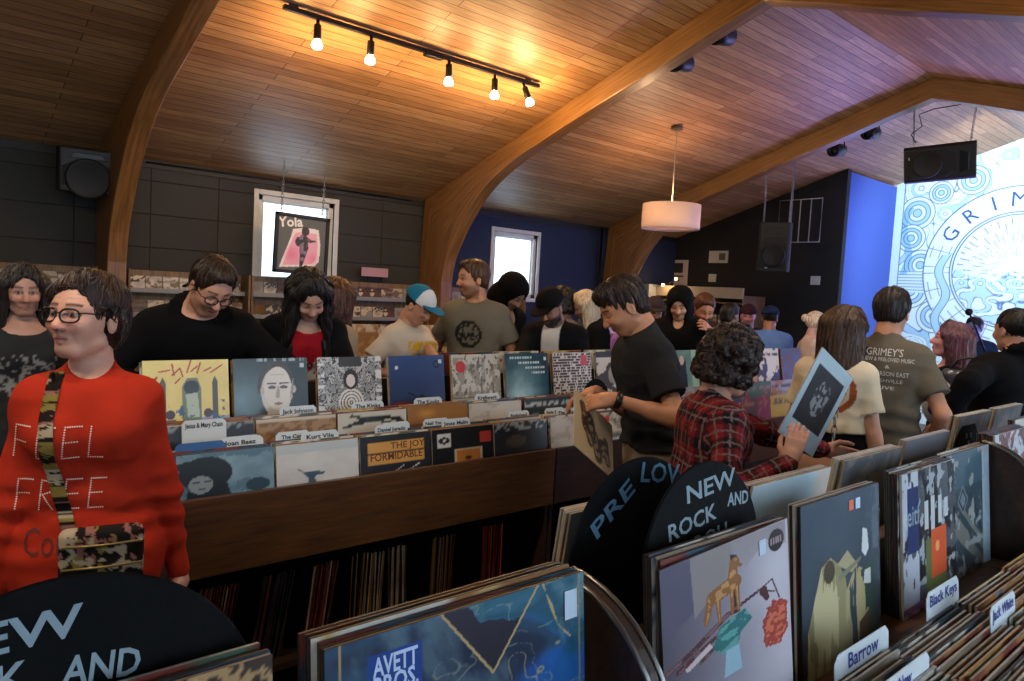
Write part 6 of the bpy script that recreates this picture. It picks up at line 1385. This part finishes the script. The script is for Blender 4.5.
# 3 man in black jacket
R3 = person('man in black jacket and glasses bending over the records, head down',222,262,3.0,hd(222,.25),hair=('short','#2e1f14'),skin='#bd8c74',top='#0b0b0d',v=.009,vh=.0045,hp=.62,hy=.15,hr=-.12,lean=.34,up=.15,glasses=True,topname='jacket',build=1.06,roll=True,stub=('#6b4a38',.3),collar=.0,
   hands=[wpt(262,385,3.0),wpt(170,385,3.0)],poles=[(-.2,.9,-.3),(-.2,-.9,-.3)])
MB().tube([(.19,.04,1.30),(.215,.05,1.22),(.21,.075,1.14)],.004,mat('drawcord','#b9b9b9',.6),6).build('drawcord',R3['shirt'])
# 4 long dark hair, red tee under black jacket
def c_redtee(V):
    c = base(V[:,0],'#0d0d0f'); m = (np.abs(V[:,1])<.085)&(V[:,0]>.02)&(V[:,2]>.9); put(c,m,'#8e1420'); put(c,m&(V[:,2]<1.22)&(fbm(V[:,1]*55,V[:,2]*50)>.5),'#d5cdc9'); return c
person('person with long dark hair looking down, red and white shirt under black jacket',312,275,3.36,hd(316,.25),hair=('verylong','#15110f'),skin='#b58d78',sex='f',v=.009,vh=.0055,hp=.75,hr=.1,lean=.22,up=.12,colfn=c_redtee,topname='jacket',hands=[wpt(345,385,3.25),wpt(280,385,3.25)])
# 5 brown hair behind
person('person with long brown hair and tan top seen from behind, between two browsers',341,279,3.95,hd(341,2.3),hair=('verylong','#4a2c1a'),skin='#b58d78',sex='f',v=.012,vh=.008,top='#a08c74',hp=.3,topname='top')
# 6 cap kid
def c_cream(V):
    c = base(V[:,0],'#bdb3a6'); put(c,(V[:,0]>.03)&(np.abs(V[:,1]+.0)<.085)&((np.abs(V[:,2]-1.33)<.028)|(np.abs(V[:,2]-1.26)<.022)&(np.abs(V[:,1])<.05))&(fbm(V[:,1]*90,V[:,2]*30)>.42),'#c9a02a'); return c
R6 = person('young person in blue and white cap and cream shirt looking down',426,289,4.3,hd(426,.85),hair=('fade','#1a1412'),skin='#b5866c',v=.010,vh=.006,hp=.5,hy=.1,lean=.08,up=.1,colfn=c_cream,sleeve='short',topname='t_shirt',build=.84,shoulder=.92,hands=[wpt(446,375,4.05),wpt(400,375,4.15)],headsize=.98)
cap(R6,'#1f6c8c','#1f6c8c',panel='#c9ced2')
# 7 grey tee man
def c_gtee(V):
    c = base(V[:,0],'#6b665a'); r = np.hypot(V[:,1]-.0,V[:,2]-1.265); put(c,(V[:,0]>.02)&(r<.088),'#26241f'); put(c,(V[:,0]>.02)&(r<.07)&(fbm(V[:,1]*60,V[:,2]*60)>.52),'#6b665a'); return c
person('man with short brown hair in grey t-shirt with round dark print, looking left',474,260,4.8,hd(474,-.35),hair=('short','#4a3120'),skin='#b5805f',v=.010,vh=.006,hy=-.75,hp=.05,colfn=c_gtee,sleeve='short',topname='t_shirt',stub=('#5c3c2a',.55),build=.96,hands=[(.2,.2,1.0),(.12,-.26,.98)])
# 8 hooded
person('person in black hood with hidden face beside the capped bearded man',521,279,5.1,hd(521,.9),hair=('none','#15110f'),skin='#8a6a58',v=.012,vh=.009,hp=.7,top='#08080a',hood=True,lean=.15,topname='hoodie')
# 9 bearded cap man
def c_open(V):
    c = base(V[:,0],'#0b0c12'); put(c,(V[:,0]>.02)&(np.abs(V[:,1])<.062)&(V[:,2]>.9),'#b9b6b4'); return c
R9 = person('bearded man in black cap, dark jacket over white shirt, looking down',547,291,4.65,hd(547,-.25),hair=('fade','#15100e'),skin='#8f6850',v=.010,vh=.006,hp=.55,hy=-.25,lean=.1,up=.15,colfn=c_open,topname='jacket',stub=('#1a1210',.9),hands=[wpt(565,375,4.4),wpt(515,375,4.4)])
cap(R9,'#0c0c0e','#0c0c0e')
# 10 background people
person('person with curly dark hair in the far crowd left of the man in dark t-shirt',561,289,5.95,hd(561,-1.2),hair=('curly','#15100f'),skin='#8a6858',v=.014,vh=.010,top='#6a6460')
person('pale haired person bending in dark jacket left of the man in dark t-shirt',580,292,5.9,hd(580,-1.3),hair=('long','#b3a793'),skin='#a88470',v=.014,vh=.010,top='#131316',hp=.5,lean=.2,sex='f')
# 11 dark tee man
R11 = person('young man in dark grey t-shirt and khaki trousers holding an illustrated sleeve',610,280,3.0,hd(610,-1.32),hair=('messy','#28170a'),skin='#b8815f',top='#252628',v=.0065,vh=.0035,hp=.62,hy=.0,hr=-.05,lean=.06,up=.16,sleeve='short',topname='t_shirt',bottom='#8a7a66',build=.90,
   hands=[wpt(614,399,2.80),wpt(596,392,3.0)],poles=[(-1,.25,-.25),(-.8,-.4,-.6)],hand_dir=[((1,-.35,-.25),(-.1,-.6,-.8)),((1,.1,-.3),(0,.3,-1))],curl=.55,wrinkle=.005,hem=-.13,rise=.13)
def along(pp, i, t, r, name, m, w=.012):
    A,E,Wr = pp['AR'][i]; c = E+(Wr-E)*t; d = (Wr-E)/np.linalg.norm(Wr-E); x = np.cross(d,[0,0,1.]); x /= np.linalg.norm(x); y = np.cross(d,x); Mx = Matrix([[x[0],y[0],d[0],c[0]],[x[1],y[1],d[1],c[1]],[x[2],y[2],d[2],c[2]],[0,0,0,1]])
    mb = MB(); mb.lathe([(r,-w),(r+.004,-w*.6),(r+.004,w*.6),(r,w)],m,28,Mx); return mb.build(name,pp['root'])
along(R11,0,.93,.030,'wristwatch',mat('watch_black','#0a0a0b',.4))
# 12..18 crowd
R12 = person('person in grey cap beyond the hooded young man',656,298,6.3,hd(656,.2),hair=('long','#2a1c16'),skin='#a87c68',sex='f',v=.014,vh=.010,top='#241b1e',hp=.25); cap(R12,'#3b3234','#3b3234')
person('young man in black hoodie with hood up, looking down',680,289,5.5,hd(680,-.1),hair=('fade','#3a2418'),skin='#b58a72',v=.012,vh=.007,hp=.42,top='#0b0b0d',hood=True,lean=.1,topname='hoodie',hands=[wpt(700,372,5.2),wpt(660,372,5.2)])
person('bearded man beside the hooded young man resting his hand on his chin',707,295,5.75,hd(706,.3),hair=('short','#4f2e1c'),skin='#b07a60',v=.012,vh=.007,hp=.5,top='#3c2f30',lean=.2,up=.1,stub=('#2c1812',.9),hands=[wpt(709,330,5.45),(.2,-.2,1.1)])
person('person with dark hair behind the curly haired person in plaid',731,303,6.4,hd(731,2.6),hair=('messy','#150f0e'),skin='#80604f',v=.016,vh=.012,top='#161214')
R16 = person('person in pink lit cap facing us near the dark end wall',749,305,7.3,hd(749,.0),hair=('fade','#2a1a1a'),skin='#b07880',v=.016,vh=.012,top='#33303c'); cap(R16,'#38222c','#38222c',backwards=True)
R17 = person('man in blue cap and pale blue shirt seen from behind near the stage',771,307,7.0,hd(771,math.pi),hair=('fade','#1c1816'),skin='#a0705c',v=.014,vh=.010,top='#6288d0',sleeve='long'); cap(R17,'#1d2f52','#1d2f52',backwards=True)  # shirt colour carries the blue light of the stage
person('blonde person with hair in a bun and pale top near the stage',818,312,6.6,hd(818,1.9),hair=('bun','#d2bfae'),skin='#c79a94',sex='f',v=.014,vh=.009,top='#c9b9b9',sleeve='short')
# 19 plaid
def c_plaid(V):
    z = V[:,2].copy(); a = V[:,1]*1.0+V[:,0]*.35
    for (A,E,Wr) in CUR['AR']:
        for p0,p1,o0 in ((A,E,0),(E,Wr,.285)):
            d = p1-p0; L = np.linalg.norm(d); u = d/L; r = V-p0; t = r@u; q = r-t[:,None]*u; dist = np.linalg.norm(q,axis=1); x = np.cross(u,[.2,.1,1]); x /= np.linalg.norm(x); y = np.cross(u,x)
            m = (t > -.01)&(t < L+.02)&(dist < .085)&((np.abs(V[:,1]) > CUR['sw']-.01)|(o0 > 0)&(V[:,0] > .14)); z = np.where(m,t+o0,z); a = np.where(m,np.arctan2(q@y,q@x)*.052,a)
    s = .092; c = base(z,'#7a2024'); fz = (z/s)%1; fa = (a/s)%1
    put(c,(fz<.45),'#4a1a1e'); put(c,(fa<.45),'#4a1a1e'); put(c,(fz<.45)&(fa<.45),'#17151b')
    for q in (.22,.72):
        put(c,np.abs(fz-q)<.028,'#6e5f5e'); put(c,np.abs(fa-q)<.028,'#6e5f5e')
    return c
R19 = person('person with curly dark hair in red plaid flannel shirt holding a white album',742,333,2.45,hd(716,1.95),hair=('curly','#1f100c'),skin='#b98a74',sex='f',v=.0065,vh=.004,hp=.30,hy=-.12,lean=.0,up=.10,colfn=c_plaid,topname='flannel_shirt',wrinkle=.005,build=1.02,shoulder=1.0,
   hands=[wpt(842,455,2.62),wpt(790,462,2.22)],poles=[(-.3,.6,-.8),(-.3,-.7,-.9)],hand_dir=[None,((.35,.25,1.0),(.55,.8,.0))],curl=.28,collar=.015,hem=.02)
# 20 cream tee
def c_creamtee(V):
    c = base(V[:,0],'#c9bda4'); r = np.hypot(V[:,1]+.05,(V[:,2]-1.31)*.9); b = (V[:,0]<-.01); put(c,b&(np.abs(r-.085)<.013),'#8c4a2c'); put(c,b&(r<.06)&(fbm(V[:,1]*50,V[:,2]*50)>.52),'#4a5a48'); put(c,b&(np.abs(V[:,1])<.06)&(np.abs(V[:,2]-1.20)<.03)&(fbm(V[:,1]*60,V[:,2]*60)>.5),'#8a8468'); return c
R20 = person('woman with long brown hair in cream printed t-shirt and black trousers, seen from behind',850,307,3.45,hd(850,2.75),hair=('long','#3a261a'),skin='#bf8f76',sex='f',v=.008,vh=.005,hy=-.55,hp=.15,colfn=c_creamtee,sleeve='short',topname='t_shirt',hands=[(.0,.25,.80),(.05,-.27,.80)],bottom='#0c0c0e',hem=-.24,rise=.24)
chain(tuple(at(836,410,D=3.25)),tuple(at(833,442,D=3.25)),'wallet_chain',None); w_ = bpy.data.objects['wallet_chain']; tag(w_,'silver wallet chain hanging at the hip of the woman in cream shirt','chain')
# 21 grey tee back
R21 = person('man in olive grey printed t-shirt seen from behind facing the stage',894,288,3.6,hd(893,math.pi-.15),hair=('short','#1c1310'),skin='#b98468',v=.008,vh=.005,top='#5f584c',sleeve='short',topname='t_shirt',bottom='#0e0d0e',build=.92,shoulder=.95,rise=.09,hy=-.1,hands=[(.02,.27,.80),(.12,-.24,.95)],wrinkle=.006,hem=-.06,curl=.3)
P_wh = mat('print_white','#c9c6c0',.8); mb = MB(); z = R21['Ch'][2]
for k,(t_,w_,s_) in enumerate((("GRIMEY'S",.16,.05),('NEW & PRELOVED MUSIC',.22,.026),('&',.02,.022),('ANDERSON EAST',.19,.030),('NASHVILLE',.14,.024),('LIVE',.07,.022))):
    front(R21,t_,s_,-.03+(.02 if k == 0 else 0),z+.115-.034*k,P_wh,w_,back=True,mb=mb,build=False)
mb.add([(-.6,.075+.018*math.cos(a*.5236),z+.115+.022*math.sin(a*.5236)) for a in range(12)],[tuple(range(12))],mat('print_black','#0d0d0d',.8))
project(R21,R21['shirt'],mb,None,(1,0,0),'back_print',P_wh)
# 22 purple haired person
R22 = person('person with long purple tinted hair in black top with silver bag, looking left',958,323,4.2,hd(958,-1.5),hair=('long','#5c3a48'),skin='#c08a94',sex='f',v=.010,vh=.006,hp=-.18,top='#0b0b10',topname='top')
bc = at(968,388,D=3.95)
b2 = thing('shoulder_bag','shiny grey shoulder bag worn by the person with purple tinted hair','bag',tuple(bc),hd(968)+math.pi/2)
Fg = Field((-.16,-.07,-.14),(.16,.07,.14),.008); Fg.op(rb(.13,.045,.10,.04),'u',0); Fg.disp(lambda X,Y,Z: .006*np.sin(X*40+8*Z*5)); setmesh('bag_body',[Fg.mesh()],mat('silver_nylon','#3b3f4c',.3,spec=.7),None,b2)
MB().tube([(-.10,0,.08),(-.06,-.02,.15),(.0,-.03,.17),(.06,-.02,.15),(.10,0,.08)],.007,mat('bag_webbing','#2a2c34',.6),8).build('strap',b2)
hc_ = at(938,402,D=3.75)
hb = thing('baseball_cap','white and blue baseball cap hanging beside the man in olive t-shirt','cap',tuple(hc_),hd(938))
Fg = Field((-.12,-.12,-.14),(.12,.12,.14),.006); Fg.op(el((0,0,0),(.05,.075,.12)),'u',0)
def c_cap(V): c = base(V[:,0],'#b9c0cc'); put(c,np.hypot(V[:,1],V[:,2]+.03)<.045,'#1d3b66'); put(c,np.hypot(V[:,1]+.01,V[:,2]+.035)<.018,'#b9c0cc'); return c
setmesh('crown',[Fg.mesh()],M_cattr,c_cap,hb)
# 23 performer with mic stand
person('performer in blue light standing behind a microphone on the stage',975,317,7.4,hd(975,-.4),hair=('short','#1a1620'),skin='#6a70a8',v=.014,vh=.009,top='#24365f',hands=[(.28,.1,1.25),(.25,-.15,1.1)])  # blue stage light tinted into the skin colour
pb = at(985,345,D=6.9); ms = thing('microphone_stand','black microphone stand in front of the performer on the stage','microphone stand',(float(pb[0]),float(pb[1]),0))
tp = at(969,312,D=6.9); el_ = at(984,350,D=6.9); tp = (float(tp[0]-pb[0]),float(tp[1]-pb[1]),float(tp[2])); e2 = (0,0,float(el_[2]))
MB().tube([(0,0,.02),e2],.012,M_mb,8).build('pole',ms); MB().tube([e2,tp],.009,M_mb,8).build('boom',ms); MB().ball(tp,.035,mat('mic_mesh','#1a1b1f',.4,metal=.5),sub=2).build('microphone',ms); MB().lathe([(0,0),(.15,0),(.15,.02),(.02,.03),(0,.03)],M_mb,24).build('base',ms)
# 24 black jacket man right
R24 = person('man in black jacket at the right edge seen from behind, arm reaching left',1016,308,3.75,hd(1016,-2.35),hair=('crop','#0f0c0d'),skin='#a87c68',v=.009,vh=.005,top='#0a0a0d',topname='jacket',build=1.12,roll=True,hands=[wpt(938,424,3.6),(.1,-.25,.9)],poles=[(-.4,.8,-.4),None],hp=.05,stub=None)
# ---- held sleeves
def held(name, label, TL, TR, BL, art, res, m, w, h, cat):
    TL,TR,BL = map(Vector,(TL,TR,BL)); x = (TR-TL).normalized(); dn = (BL-TL); dn = (dn-x*dn.dot(x)).normalized(); z = -dn; y = -(x.cross(-z)) 
    mb = MB(); mb.box((-w/2,-.002,-h),(w/2,.002,0),M_edge_w,.001); mb.grid(lambda u,v: np.stack([-w/2+w*u,0*u-.0028,-h+h*v],1),res,res,m,art,smooth=False)
    o = mb.build(name); yv = z.cross(x); M = Matrix.Identity(4); c = TL+x*w/2
    for i in range(3): M[i][0] = x[i]; M[i][1] = yv[i]; M[i][2] = z[i]; M[i][3] = c[i]
    o.matrix_world = M; return tag(o,label,cat)
def A_beige(u,v):
    c = base(u,'#b39a72'); d = np.abs(fbm(u*5+2,v*5,3)-.5); f = np.minimum.reduce([np.hypot((u-.35),(v-.6)*.8)-.16,np.hypot(u-.72,v-.38)-.14,seg(u,v,(.2,.85),(.4,.3),.06),seg(u,v,(.5,.5),(.6,.15),.08),seg(u,v,(.8,.55),(.85,.2),.05)]); put(c,(f<0),'#3a2418'); put(c,(f<-.02)&(fbm(u*16,v*16)>.52),'#94805c'); put(c,(f<.02)&(f>0),'#6b5236'); return c
held('illustrated_sleeve','beige sleeve with dark brown figures held by the man in dark t-shirt',at(574,389,D=2.78),at(618,432,D=3.0),at(576,445,D=2.64),A_beige,80,M_attr,.30,.25,'record')
def A_white(u,v):
    c = base(u,'#a9bcc4'); m = (u>.10)&(u<.90)&(v>.22)&(v<.86); put(c,m,'#2a2b30'); put(c,m&(np.hypot(u-.5,v-.56)<.2)&(fbm(u*26,v*26)>.53),'#8f8f92'); put(c,(np.abs(u-.2)<.1)&(np.abs(v-.1)<.01),'#5f7480'); return c
T0 = at(822,347,D=2.36); L0 = at(773,427,D=2.32); R0 = at(858,384,D=2.60)
held('record_sleeve','white bordered album with dark photo held tilted by the plaid shirted person',tuple(T0),tuple(R0),tuple(L0),A_white,80,M_attr,.30,.315,'record')
